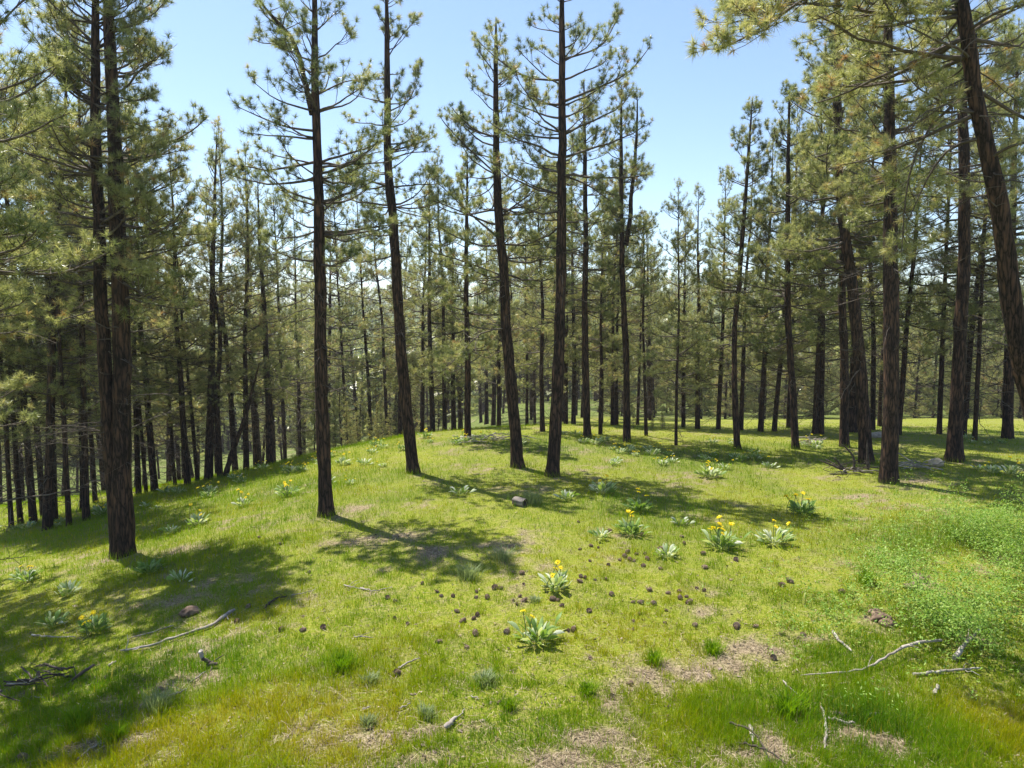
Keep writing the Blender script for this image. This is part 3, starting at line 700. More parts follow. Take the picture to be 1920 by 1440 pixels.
# collars round the trunks
for (o, u, d, s) in TREES:
    n = 260; a_ = rng.uniform(0, 6.283, n); r = .2 + np.abs(rng.normal(0, .35, n))
    V, a, b, tt = blades(rng, o.location.x + r * np.cos(a_), o.location.y + r * np.sin(a_), rng.uniform(.08, .25, n), .006 * rng.uniform(.7, 1.4, n), rng.uniform(.15, .6, n))
    gg.add(V, a, 0, False, tt); gg.F.append(b + gg.n - len(V)); gg.m.append(0); gg.s.append(False)
o = link('grass', gg.mesh('grass', [GRASS])); o['kind'] = 'stuff'

# dry needles and twiglets lying about
n = 120000
v = rng.uniform(800, 1600, n); d = CAM_H * F_PX / (v - 610); u = rng.uniform(-200, 2120, n); x = (u - 960) / F_PX * d
k = rng.uniform(0, 1, n) < .12 + .88 * litter(x, d); x, d = x[k], d[k]; n = len(x)
az = rng.uniform(0, 6.283, n); ln = rng.uniform(.05, .15, n); w = .0016 * (1 + d / 12)
b = np.stack([x, d, ground(x, d) + rng.uniform(.004, .03, n)], -1); dv = np.stack([np.cos(az) * ln, np.sin(az) * ln, rng.normal(0, .12, n) * ln], -1)
sdv = np.stack([-np.sin(az), np.cos(az), 0 * az], -1) * w[:, None]
V = np.stack([b - sdv, b + sdv, b + dv + sdv, b + dv - sdv], 1).reshape(-1, 3)
lg = Geo(); lg.add(V, np.arange(n * 4).reshape(-1, 4), 0, False, np.repeat(rng.uniform(0, 1, n), 4))
LITM = leaf_mat('dry_litter', [(0, (.06, .044, .026)), (.5, (.22, .165, .1)), (1, (.42, .345, .23))], .1, (1, 1, 1), .7, .2)
n = 26000
v = rng.uniform(815, 1600, n); d = CAM_H * F_PX / (v - 610); u = rng.uniform(-200, 2120, n); x = (u - 960) / F_PX * d
k = rng.uniform(0, 1, n) < .3 + .7 * litter(x, d); x, d = x[k], d[k]; n = len(x)
b = np.stack([x, d, ground(x, d) + rng.uniform(.005, .035, n)], -1)
V = b[:, None] + rng.normal(0, 1, (n, 4, 3)) * np.array([1, 1, .45]) * (rng.uniform(.004, .013, n) * (1 + d / 25))[:, None, None]
t_ = np.repeat(np.where(rng.uniform(0, 1, n) < .55, rng.uniform(0, .3, n), rng.uniform(.5, 1, n)), 4)
lg.add(V.reshape(-1, 3), (np.arange(n)[:, None, None] * 4 + np.array([[0, 1, 2], [0, 2, 3], [0, 3, 1], [1, 3, 2]])).reshape(-1, 3), 0, False, t_)
o = link('needle_litter', lg.mesh('needle_litter', [LITM])); o['kind'] = 'stuff'

# leafy herbs on the right
n = 8000
i = rng.integers(0, len(HC), n); cx = np.array([[h.x, h.y] for h in HC])[i]
x = cx[:, 0] + rng.normal(0, 1.05, n); y = cx[:, 1] + rng.normal(0, 1.0, n)
k = fbm(x * 1.2, y * 1.2, 71, 3) + rng.normal(0, .1, n) > .48; x, y = x[k], y[k]; n = len(x); m = 11
hh = (1 + .6 * sstep(3.5, 6, x))[:, None] * (.12 + 1.1 * np.maximum(0, fbm(x * 1.3, y * 1.3, 72) - .2)) [:, None] * rng.uniform(.25, 1, (n, m))
sx = rng.normal(0, .035, (n, m)) + hh * rng.normal(0, .15, (n, 1)); sy = rng.normal(0, .035, (n, m)) + hh * rng.normal(0, .15, (n, 1))
c = np.stack([x[:, None] + sx, y[:, None] + sy, ground(x, y)[:, None] + hh], -1).reshape(-1, 3)
az = rng.uniform(0, 6.283, len(c)); el = rng.uniform(-.3, 1.0, len(c)); ln = rng.uniform(.03, .065, len(c))
dv = angdir(az, el); sdv = np.stack([-np.sin(az), np.cos(az), rng.normal(0, .3, len(c))], -1)
V = np.stack([c, c + dv * (ln * .5)[:, None] + sdv * (ln * .2)[:, None], c + dv * ln[:, None], c + dv * (ln * .5)[:, None] - sdv * (ln * .2)[:, None]], 1).reshape(-1, 3)
hg = Geo(); hg.add(V, np.arange(len(c) * 4).reshape(-1, 4), 0, False, np.repeat(rng.uniform(.1, 1, len(c)), 4))
o = link('leafy_herbs', hg.mesh('leafy_herbs', [HERB])); o['kind'] = 'stuff'

# ------------------------------------------------------------------ balsamroot
def leaf_strip(rng, p0, az, L, w, e0, e1, tint, g, mi=0):
    N = 7
    s = np.linspace(0, 1, N)
    el = e0 + (e1 - e0) * s ** 2
    d = np.stack([np.cos(az) * np.cos(el), np.sin(az) * np.cos(el), np.sin(el)], -1) * L / (N - 1)
    P = np.concatenate([[p0], p0 + np.cumsum(d[:-1], 0)])
    side = np.array([-math.sin(az), math.cos(az), rng.normal(0, .8)])
    side = side / np.linalg.norm(side)
    wd = w * np.array([.06, .06, .07, .6, 1, .72, .04])
    up = np.cross(unit(np.gradient(P, axis=0)), side)
    Lf = P + side * wd[:, None] - up * wd[:, None] * .35; Rt = P - side * wd[:, None] - up * wd[:, None] * .35
    V = np.concatenate([Lf, P, Rt]); i = np.arange(N - 1)
    q = np.concatenate([np.stack([i, i + N, i + N + 1, i + 1], -1), np.stack([i + N, i + 2 * N, i + 2 * N + 1, i + N + 1], -1)])
    g.add(V, q, mi, True, tint)

def balsam_leaves(seed, n, rad, hgt, tint0=.6):
    rng = np.random.default_rng(seed); g = Geo()
    for i in range(n):
        az = rng.uniform(0, 6.283); rr_ = abs(rng.normal(0, .09))
        L = rng.uniform(.45, 1.15) * math.hypot(rad, hgt) * .95
        e0 = rng.uniform(.75, 1.5); e1 = rng.uniform(-.9, .6)
        leaf_strip(rng, np.array([math.cos(az) * rr_, math.sin(az) * rr_, -.02]), az, L, L * rng.uniform(.08, .135), e0, e1, float(np.clip(rng.normal(tint0, .25), 0, 1)), g)
    return g.mesh('leaf_clump', [SAGE])

def flower_mesh(seed, h, lean):
    rng = np.random.default_rng(seed); g = Geo()
    top = np.array([lean, rng.normal(0, .03), h])
    P = smooth_path([(0, 0, -.02), (lean * .25, 0, h * .5), tuple(top)], 6)
    V, q = tubes(P[None], np.full((1, 6), .005), 5); g.add(V, q, 0, True)
    ax = unit(np.array([rng.normal(0, .35), rng.normal(-.3, .35), 1.0])); u = unit(np.cross(ax, [0, 1, 0])); v = np.cross(ax, u)
    for k in range(13):
        a = k / 13 * 6.283 + rng.normal(0, .1); d = u * math.cos(a) + v * math.sin(a); s = np.cross(ax, d)
        l = rng.uniform(.034, .045); dr = rng.normal(.005, .008)
        V = np.stack([top + d * .008 - s * .004, top + d * .008 + s * .004, top + d * l * .7 + s * .0095 + ax * .006, top + d * l - ax * dr, top + d * l * .7 - s * .0095 + ax * .006])
        g.add(V, np.array([[0, 1, 2, 3, 4]]), 1, False, float(rng.uniform(0, 1)))
    me = g.mesh('flower', [STALK, PETAL])
    g2 = Geo()
    th = np.arange(8) * 6.283 / 8
    ring = [top + (u[None] * np.cos(th)[:, None] + v[None] * np.sin(th)[:, None]) * r + ax * z for r, z in ((.012, .001), (.009, .008))]
    V = np.concatenate(ring + [(top + ax * .011)[None]])
    i = np.arange(8); j = (i + 1) % 8
    g2.add(V, np.stack([i, j, j + 8, i + 8], -1), 0, True); g2.F.append(np.stack([i + 8, j + 8, np.full(8, 16)], -1)); g2.m.append(0); g2.s.append(True)
    return me, g2.mesh('flower_disc', [DISC])
FLOWERS = [flower_mesh(300 + i, h, l) for i, (h, l) in enumerate([(.27, .04), (.33, .1), (.24, .12), (.3, -.06), (.36, .02)])]
LEAVES = [balsam_leaves(400 + i, n, .28, .22, t) for i, (n, t) in enumerate([(80, .55), (84, .38), (60, .7), (76, .28), (40, .6)])]
MARKS = []   # landmarks for the labels of small things
rb = random.Random(8)
def balsam(p, size, nf, kind, label, group=None, short=None, spread=.12):
    o = empty('balsamroot_plant', p, label, 'plant', group)
    o.rotation_euler.z = rb.uniform(0, 6.28); o.scale = (size,) * 3
    link('leaf_clump', LEAVES[kind], o)
    for i in range(nf):
        fm, dm = FLOWERS[rb.randrange(5)]
        f = link('flower', fm, o, (rb.gauss(0, spread), rb.gauss(0, spread), 0)); f.rotation_euler.z = rb.uniform(0, 6.28); k = rb.uniform(1.0, 1.4); f.scale = (k,) * 3
        link('flower_disc', dm, f)
    if short: MARKS.append((p, short))
    return o
NEAR = [
    (1008, 1205, 1.0, 2, 0, 'silvery balsamroot clump with two yellow flowers among cones in the near grass', 'the near silvery balsamroot'),
    (1042, 1105, 1.0, 4, 2, 'balsamroot with drooping silver leaves and four tall yellow flowers above dark cones', 'the four-flowered balsamroot'),
    (1183, 1003, 1.05, 3, 1, 'compact green balsamroot mound topped by three yellow flowers', 'the green balsamroot mound'),
    (1352, 1028, 1.15, 9, 0, 'balsamroot clump crowded with a bright bunch of yellow flowers', 'the crowded yellow balsamroot'),
    (1450, 1020, 1.15, 3, 2, 'wide silver-leaved balsamroot beside the one crowded with yellow flowers', 'the wide silver balsamroot'),
    (1505, 965, 1.2, 7, 3, 'large dark-leaved balsamroot with several tall flowers at the end of the long shadow', 'the large dark balsamroot'),
    (1198, 960, 1.1, 3, 3, 'dusky balsamroot at the edge of the long shadow, behind the green mound', 'the dusky balsamroot'),
    (1130, 925, 1.2, 3, 2, 'bright silver balsamroot in the shade right of the tallest middle pine', 'the shaded silver balsamroot'),
    (1060, 938, .9, 0, 4, 'small flowerless silver balsamroot between the cut log and the tallest pine', None),
    (1128, 1010, .7, 0, 4, 'small pale flowerless balsamroot left of the compact green mound', None),
    (1250, 1045, .8, 0, 2, 'whitish flowerless balsamroot right of the cluster of cones', 'the whitish balsamroot'),
    (1275, 985, .7, 0, 4, 'small upright-leaved balsamroot at the near edge of the long shadow', None),
    (128, 1115, .8, 0, 2, 'silvery flowerless balsamroot in shade left of the double-trunked pine', 'the shaded left balsamroot'),
    (52, 1090, .85, 4, 0, 'balsamroot with bright yellow flowers near the left edge', 'the left edge balsamroot'),
    (178, 1185, .85, 5, 3, 'shaded balsamroot with orange-yellow flowers below the double-trunked pine', 'the shaded flowering balsamroot'),
    (100, 1175, .75, 0, 0, 'flowerless balsamroot with arching leaves left of the shaded flowering one', None),
    (340, 1090, .8, 0, 4, 'small balsamroot in dappled shade right of the double-trunked pine', None),
    (280, 1075, .9, 0, 3, 'dark-leaved balsamroot close to the foot of the double-trunked pine', None),
    (370, 985, 1.0, 3, 2, 'balsamroot with a yellow flower knot on the open left slope', 'the left slope balsamroot'),
    (540, 930, 1.0, 5, 0, 'yellow-flowered balsamroot left of the lone straight pine', None),
    (455, 950, .9, 4, 4, 'low yellow-flowered balsamroot on the left slope above the silver one', None),
    (322, 1000, .7, 0, 4, 'tiny flowerless balsamroot on the left slope near the double-trunked pine', None),
    (862, 928, .9, 0, 4, 'small blue-green balsamroot in shadow left of the cut log', None),
    (1895, 890, 1.1, 4, 2, 'balsamroot with arching pale leaves at the right edge', 'the right edge balsamroot'),
    (1330, 895, 1.2, 4, 2, 'balsamroot with yellow heads in the open grass left of the curved-trunk pine', None)]
for (u, v, s, nf, kd, lab, sh) in NEAR:
    balsam(hit(u, v), s, nf, kd, lab, 'balsamroot plants in the clearing', sh)

FP = []
for (u, v, su, sv_, n, fl) in [(720, 845, 60, 7, 7, 3), (820, 830, 60, 6, 8, 4), (890, 825, 30, 5, 5, 2), (680, 870, 40, 8, 5, 1), (1110, 832, 30, 6, 6, 2), (1180, 845, 40, 8, 7, 4), (1230, 860, 40, 10, 7, 3), (1300, 855, 40, 10, 7, 3), (1350, 880, 30, 8, 5, 3), (1400, 862, 40, 10, 7, 2), (1440, 875, 25, 7, 4, 2), (1520, 838, 30, 6, 5, 2), (1150, 870, 35, 8, 4, 1),
        (1340, 830, 40, 5, 5, 3), (1850, 830, 50, 4, 6, 4), (1870, 885, 30, 10, 4, 1), (530, 880, 40, 5, 7, 5), (440, 905, 30, 5, 5, 5), (330, 925, 30, 6, 5, 4), (380, 925, 20, 5, 3, 4), (280, 960, 30, 12, 4, 1), (40, 990, 40, 10, 6, 4), (110, 985, 30, 8, 4, 3), (175, 965, 25, 8, 3, 3), (600, 868, 30, 6, 5, 4), (1060, 815, 30, 4, 4, 3), (640, 905, 30, 8, 4, 1), (1000, 835, 30, 6, 3, 2)]:
    for _ in range(max(2, round(n * .7))):
        p = hit(rb.gauss(u, su * .6), rb.gauss(v, sv_ * .6))
        if p.y > 38 or any((p - q_).length < .45 for q_ in FP): continue
        FP.append(p)
        o = balsam(p, rb.uniform(.45, .95), max(0, int(rb.gauss(fl * 1.3, 1.3))), rb.choice([0, 2, 2, 4]), '', 'balsamroot drifts at the back of the clearing', None, .2)
        o['far'] = 1

# ------------------------------------------------------------------ sticks, logs, stones
def stick_geo(seed, pts, r0, r1, sides=7, stubs=0, g=None, mi=0):
    rng = np.random.default_rng(seed); g = g or Geo()
    n = max(8, int(len(pts) * 4)); P = smooth_path(pts, n)
    P[1:-1] += rng.normal(0, .006, (n - 2, 3))
    r = np.linspace(r0, r1, n) * (1 + rng.normal(0, .1, n)); r[0] *= .75; r[-1] *= .6
    V, q = tubes(P[None], r[None], sides); g.add(V, q, mi, True)
    k = np.arange(sides)
    g.add(V, np.array([k[::-1], (n - 1) * sides + k]), mi)
    for _ in range(stubs):
        s = rng.integers(2, n - 1); L = rng.uniform(.06, .28)
        d = unit(np.array([rng.normal(), rng.normal(), abs(rng.normal(0, .5))])) * L
        pp = np.stack([P[s], P[s] + d * .5 + rng.normal(0, .01, 3), P[s] + d])
        V, q = tubes(pp[None], np.array([[.45, .35, .15]]) * r[s], 5); g.add(V, q, mi, True)
    return g

def stick(name, label, px, wpx, m, lift=None, stubs=0, group='fallen sticks in the near grass', cat='stick', short=None, taper=.5):
    W3 = [hit(u, v) for (u, v) in px]
    c = W3[len(W3) // 2].copy()
    r = .42 * wpx / F_PX * c.y
    pts = []
    for i, p in enumerate(W3):
        z = float(ground(p.x, p.y)) + r * .8 + .02 + (lift[i] if lift else 0)
        pts.append((p.x - c.x, p.y - c.y, z - c.z))
    g = stick_geo(int(px[0][0] * 7 + px[0][1]), pts, r, r * taper, 7, stubs)
    o = link(name, g.mesh(name, [m]), None, c)
    tag(o, label, cat, group)
    if short: MARKS.append((c, short))
    return o
stick('fallen_branch', 'long pale-tipped broken branch lying in the shade of the double-trunked pine', [(440, 1148), (395, 1178), (340, 1196), (285, 1216), (225, 1225)], 9, GREYWOOD, None, 4, short='the long shaded branch')
stick('stick', 'straight thin stick in shade just above the long pale-tipped branch', [(325, 1176), (240, 1202)], 4, GREYWOOD)
stick('stick', 'thin grey stick in deep shade left of the shaded flowering balsamroot', [(60, 1194), (95, 1199), (142, 1198)], 5, GREYWOOD)
stick('stick', 'short pale broken stick in the darkest part of the left shadow', [(203, 1252), (218, 1245)], 7, GREYWOOD)
stick('stick', 'short thin stick pointing at the black root stub', [(357, 1284), (386, 1263)], 5, GREYWOOD)
stick('stick', 'crooked brown stick with a thick end in the sunlit grass', [(495, 1145), (507, 1133), (518, 1126), (538, 1122)], 6, DARKWOOD, None, 2, short='the crooked brown stick')
stick('stick', 'thin twig continuing right of the crooked brown stick', [(545, 1120), (570, 1116), (592, 1108)], 3, GREYWOOD, None, 1)
stick('stick', 'bent grey stick at the bottom left edge of the sunlit ground', [(145, 1430), (165, 1412), (188, 1399), (216, 1391)], 5, GREYWOOD, None, 1, short='the bent grey stick')
stick('stick', 'forked pale twig among litter below the left shadow', [(313, 1310), (335, 1303), (352, 1294)], 5, GREYWOOD, None, 2)
stick('stick', 'slanting pale stick standing alone in the sunlit grass near the sage tuft', [(748, 1256), (765, 1247), (786, 1239)], 6, GREYWOOD, short='the slanting pale stick')
stick('stick', 'very short grey stick in the yellow grass, left of a matching one', [(680, 1335), (696, 1329)], 5, GREYWOOD)
stick('stick', 'short grey stick in the yellow grass, right of a matching one', [(751, 1333), (770, 1323)], 5, GREYWOOD)
stick('stick', 'tiny white stick left of the single upright cone', [(883, 1309), (899, 1315)], 4, GREYWOOD)
stick('stick', 'thin brown stick in the grass left of the pine cones', [(664, 1198), (700, 1199)], 4, GREYWOOD, None, 1)
stick('fallen_branch', 'branching thin twig at the lower edge of the lone pine shadow', [(675, 1105), (700, 1112), (735, 1104)], 3.5, GREYWOOD, None, 3)
stick('stick', 'upright-forked twig left of the branching one near the lone pine shadow', [(645, 1100), (660, 1106)], 4, GREYWOOD, None, 2)
stick('stick', 'thick bleached stick slanting down right above the litter strip', [(1561, 1188), (1573, 1206), (1597, 1226)], 7, GREYWOOD, taper=.7, short='the thick bleached stick')
stick('fallen_branch', 'long curved bare branch arching across the grass toward the herbs', [(1765, 1214), (1720, 1224), (1680, 1238), (1650, 1255), (1605, 1264), (1500, 1272)], 8, GREYWOOD, [.06, .1, .1, .05, 0, 0], 2, taper=.35, short='the long curved branch')
stick('fallen_branch', 'grey branch propped diagonally in the herbs above the long curved one', [(1788, 1243), (1810, 1224), (1838, 1202)], 11, GREYWOOD, [.02, .08, .14], 2, short='the propped grey branch')
stick('fallen_branch', 'knotty grey branch lying flat under the propped diagonal one', [(1712, 1269), (1760, 1265), (1800, 1261), (1842, 1258)], 8, GREYWOOD, None, 4)
stick('stick', 'short slanting pale stick below the litter strip', [(1468, 1280), (1483, 1297), (1501, 1311)], 5, GREYWOOD)
stick('stick', 'pale stick lying nearly upright in view near the bottom right', [(1538, 1323), (1546, 1350), (1549, 1380), (1546, 1410)], 7, GREYWOOD, taper=.8, short='the pale upright-lying stick')
stick('stick', 'dark thin branch curving down to the bottom edge, upper of two crossing', [(1364, 1368), (1395, 1378), (1420, 1395), (1448, 1440)], 6, DARKWOOD, [.04, .07, .05, .02])
stick('stick', 'dark thin branch running to the bottom edge, lower of two crossing', [(1384, 1402), (1420, 1410), (1450, 1426), (1475, 1442)], 6, DARKWOOD, [.02, .03, .04, .02])
stick('stick', 'broken pale stub of wood behind the two crossing dark branches', [(1405, 1366), (1412, 1398)], 10, GREYWOOD, taper=.9)
stick('wood_chunk', 'short dark-ended wood chunk right of the pale upright-lying stick', [(1564, 1346), (1586, 1350)], 13, DARKWOOD, taper=.8)
stick('stick', 'curved pale stick half buried under the dark-ended chunk', [(1552, 1352), (1575, 1358), (1602, 1361)], 8, GREYWOOD, taper=.7)
stick('wood_chunk', 'small tan wood chunk right of the half-buried curved stick', [(1625, 1346), (1648, 1344)], 9, GREYWOOD, taper=.8)
stick('wood_chunk', 'pale splintered stub standing in grass below the knotty grey branch', [(1754, 1308), (1757, 1290)], 11, GREYWOOD, taper=.6)
stick('wood_chunk', 'weathered grey wood chunk with a thin splinter, bottom centre', [(834, 1372), (846, 1362), (855, 1352)], 13, GREYWOOD, taper=.7, short='the splintered wood chunk')
stick('stick', 'thin curved splinter rising right of the weathered wood chunk', [(856, 1350), (866, 1343), (871, 1333)], 4, GREYWOOD)

def lump(seed, rx, ry, rz, sub=3, amp=.22, ico=True):
    import bmesh
    bm = bmesh.new(); bmesh.ops.create_icosphere(bm, subdivisions=sub, radius=1)
    V = np.array([v.co[:] for v in bm.verts]); Fc = np.array([[v.index for v in f.verts] for f in bm.faces]); bm.free()
    k = 1 + amp * ((fbm(V[:, 0] * 1.7 + 9, V[:, 1] * 1.7 + V[:, 2] * 1.3, seed) - .5) * 2 + .6 * (fbm(V[:, 0] * 4 + V[:, 2] * 3, V[:, 1] * 4, seed + 3) - .5))
    return V * k[:, None] * np.array([rx, ry, rz]), Fc

# sawn log round
p = hit(974, 948)
o = empty('cut_log', p, 'short grey weathered log with a dark hollow end in the grass', 'log'); MARKS.append((p, 'the cut log'))
g = Geo(); a = np.linspace(0, 2 * np.pi, 22, endpoint=False); n = 9
rg = np.random.default_rng(3); rim = 1 + .05 * rg.normal(0, 1, 22)
prof = [(-.17, .78), (-.165, .95), (-.1, 1.0), (0, 1.02), (.1, 1.0), (.16, .98), (.17, .93)]
V = np.array([[x, r * .135 * rim[i] * math.cos(t), .1 + r * .135 * rim[i] * math.sin(t)] for (x, r) in prof for i, t in enumerate(a)])
i = np.arange(22); j = (i + 1) % 22
g.add(V, np.concatenate([np.stack([i + k * 22, j + k * 22, j + (k + 1) * 22, i + (k + 1) * 22], -1) for k in range(len(prof) - 1)]), 0, True)
g.add(V[:22], np.arange(22)[None], 0)
b_ = link('log_body', g.mesh('log_body', [LOGM]), o); o.scale = (.9, .85, .85)
g = Geo(); prof2 = [(.17, .93), (.168, .75), (.14, .6), (.09, .4), (.08, .02)]
V = np.array([[x, r * .135 * rim[i_] * math.cos(t), .1 + r * .135 * rim[i_] * math.sin(t)] for (x, r) in prof2 for i_, t in enumerate(a)])
g.add(V, np.concatenate([np.stack([i + k * 22, j + k * 22, j + (k + 1) * 22, i + (k + 1) * 22], -1) for k in range(len(prof2) - 1)]), 0, True)
e_ = link('hollow_end', g.mesh('hollow_end', [DARKWOOD]), o); e_['label'] = 'dark hollow cut end'
o.rotation_euler = (0, R_(4), R_(-35))

def boulder(name, label, u, v, rx, ry, rz, m, seed, cat, sub=3, amp=.2, sink=.25, short=None, group=None):
    p = hit(u, v); V, Fc = lump(seed, rx, ry, rz, sub, amp); g = Geo(); g.add(V, Fc, 0, True)
    o = link(name, g.mesh(name, [m]), None, p + Vector((0, 0, rz * (1 - sink * 2)))); tag(o, label, cat, group)
    o.rotation_euler.z = seed * 1.3
    if short: MARKS.append((p, short))
    return o
boulder('stone', 'rounded tan stone between the reddish pine and the dark straight pine', 1755, 874, .26, .2, .17, ROCKM, 3, 'stone')
boulder('fallen_log', 'pale grey log lying beyond the gap between left-bowed and reddish pines', 1652, 820, .6, .16, .15, GREYWOOD, 5, 'log', amp=.1).rotation_euler.z = .1
for i, (u, v, s, lab) in enumerate([(1650, 1163, .13, 'mound of loose dark soil above the thick bleached stick'), (1640, 1152, .09, 'small dark clod at the top of the loose soil mound'), (1665, 1172, .1, 'tan clod at the lower right of the loose soil mound'),
        (1727, 1088, .12, 'reddish earth clod in the bare gap beside the herbs'), (1712, 1104, .12, 'grey broken clod below the reddish one beside the herbs'), (355, 1152, .13, 'dark round earth clod in shade right of the double-trunked pine')]):
    boulder('soil_clod', lab, u, v, s * 1.2, s, s * .55, SOIL, 10 + i, 'clod', 3, .45, .25, group='clods of loose earth')
# bark chips
CH = [(920, 1318, 11), (906, 1352, 15), (862, 1372, 14), (776, 1382, 13), (796, 1398, 16), (690, 1418, 10), (775, 1303, 12), (864, 1360, 9), (740, 1408, 9), (815, 1412, 12), (1240, 1255, 10), (1262, 1280, 12), (1165, 1300, 11), (1300, 1230, 9), (1350, 1255, 13), (1330, 1270, 16), (1385, 1270, 12), (1420, 1240, 10), (1130, 1330, 10), (1085, 1400, 12), (1020, 1395, 9), (990, 1425, 11), (1490, 1213, 8), (1255, 1325, 9), (560, 1285, 8), (640, 1390, 9), (450, 1345, 9)]
chips = []
for i in range(4):
    V, Fc = lump(60 + i, 1, .55, .22, 2, .5); g = Geo(); g.add(V, Fc, 0, False); chips.append(g.mesh('bark_chip', [CHIP]))
SMALL = []
for i, (u, v, w) in enumerate(CH):
    p = hit(u, v); s = .5 * w / F_PX * p.y
    o = link('bark_chip', chips[i % 4], None, p + Vector((0, 0, s * .2))); o.scale = (s,) * 3; o.rotation_euler = (rb.gauss(0, .15), rb.gauss(0, .15), rb.uniform(0, 6.28))
    tag(o, '', 'bark chip', 'bark chips on the litter'); SMALL.append((o, p, 'flat bark chip'))
# black root stub
p = hit(392, 1252)
o = empty('root_stub', p, 'charred black root stub with a whitish broken top in the left shade', 'stump'); MARKS.append((p, 'the black root stub'))
g = Geo()
for (pts, a, b) in [([(0, 0, -.03), (.0, .02, .06), (-.05, .0, .12), (-.09, 0, .13)], .04, .02), ([(0, 0, .03), (.06, -.02, .07), (.13, -.03, .07)], .03, .02), ([(.04, 0, .04), (.06, -.06, .02), (.08, -.16, .0)], .02, .008)]:
    stick_geo(5, pts, a, b, 7, 1, g)
link('root', g.mesh('root', [DARKWOOD]), o)
g = Geo(); stick_geo(6, [(-.085, 0, .1), (-.095, 0, .17), (-.1, .01, .23)], .018, .03, 7, 0, g); link('broken_top', g.mesh('broken_top', [GREYWOOD]), o)

# brush piles
def brush(label, u, v, wid, n, seed, m, short, hero=()):
    p = hit(u, v); rng = np.random.default_rng(seed)
    o = empty('brush_pile', p, label, 'brush pile'); MARKS.append((p, short))
    for k in range(n):
        c = np.array([rng.normal(0, wid * .45), rng.normal(0, .3), rng.uniform(.03, .22)]); az = rng.normal(0, .5) + (math.pi if k % 2 else 0); L = rng.uniform(.35, .9)
        d = np.array([math.cos(az), math.sin(az), rng.normal(0, .18)]) * L / 2
        g = stick_geo(seed * 50 + k, [tuple(c - d), tuple(c + rng.normal(0, .05, 3)), tuple(c + d)], rng.uniform(.01, .024), .006, 5, 2)
        link('twig', g.mesh('twig', [m if rng.uniform() < .6 else GREYWOOD]), o)
    for k, px in enumerate(hero):
        pts = px_path(p, px); g = stick_geo(seed * 90 + k, pts, .045, .016, 6, 3); link('branch', g.mesh('branch', [DARKWOOD]), o)
brush('tangled pile of dead dark branches left of the reddish pine', 1605, 888, 1.0, 26, 2, DARKWOOD, 'the brush pile', [[(1580, 880), (1560, 872), (1538, 864)], [(1590, 892), (1578, 874), (1564, 858)], [(1602, 884), (1601, 858), (1592, 845), (1578, 832)], [(1628, 880), (1626, 850), (1626, 825)]])
brush('low scatter of grey twigs by the tan stone, right of the reddish pine', 1715, 880, .9, 18, 4, GREYWOOD, 'the grey twig scatter')
brush('pale heap of broken slash behind the wide-limbed pine', 925, 828, 1.3, 26, 6, GREYWOOD, 'the pale slash heap')
brush('low tangle of twigs and flowers left of the left-bowed pine in the distance', 1525, 832, .9, 16, 7, GREYWOOD, 'the far twig tangle')
brush('dark debris of twigs in the deepest left shade', 85, 1290, .5, 14, 8, DARKWOOD, 'the shaded twig debris')

# tufts
def tuft(seed, n, r, h, t0, t1, m):
    rng = np.random.default_rng(seed); g = Geo()
    a = rng.uniform(0, 6.283, n); rr_ = np.abs(rng.normal(0, r * .45, n)); ln = h * rng.uniform(.5, 1.1, n); out = rng.uniform(.1, .7, n)
    b = np.stack([rr_ * np.cos(a), rr_ * np.sin(a), np.full(n, -.02)], -1); a = a + rng.normal(0, .6, n)
    mid = b + np.stack([np.cos(a) * ln * out * .35, np.sin(a) * ln * out * .35, ln * .6], -1); tip = b + np.stack([np.cos(a) * ln * out, np.sin(a) * ln * out, ln * .95], -1)
    s = np.stack([-np.sin(a), np.cos(a), 0 * a], -1) * .0035
    V = np.stack([b - s, b + s, mid + s, mid - s, tip], 1).reshape(-1, 3); i = np.arange(n)[:, None] * 5; t = np.repeat(rng.uniform(t0, t1, n), 5)
    g.add(V, i + np.array([0, 1, 2, 3]), 0, False, t); g.F.append(i + np.array([3, 2, 4])); g.m.append(0); g.s.append(False)
    return g.mesh('tuft', [m])
SAGET = leaf_mat('grey_sage', [(0, (.14, .2, .07)), (1, (.34, .4, .2))], .4, (1, 1, .6))
TG = tuft(1, 260, .2, .24, 0.12, .5, GRASS); TS = tuft(2, 300, .14, .16, .2, 1, SAGET); TD = tuft(3, 300, .26, .36, .2, .9, SAGET)
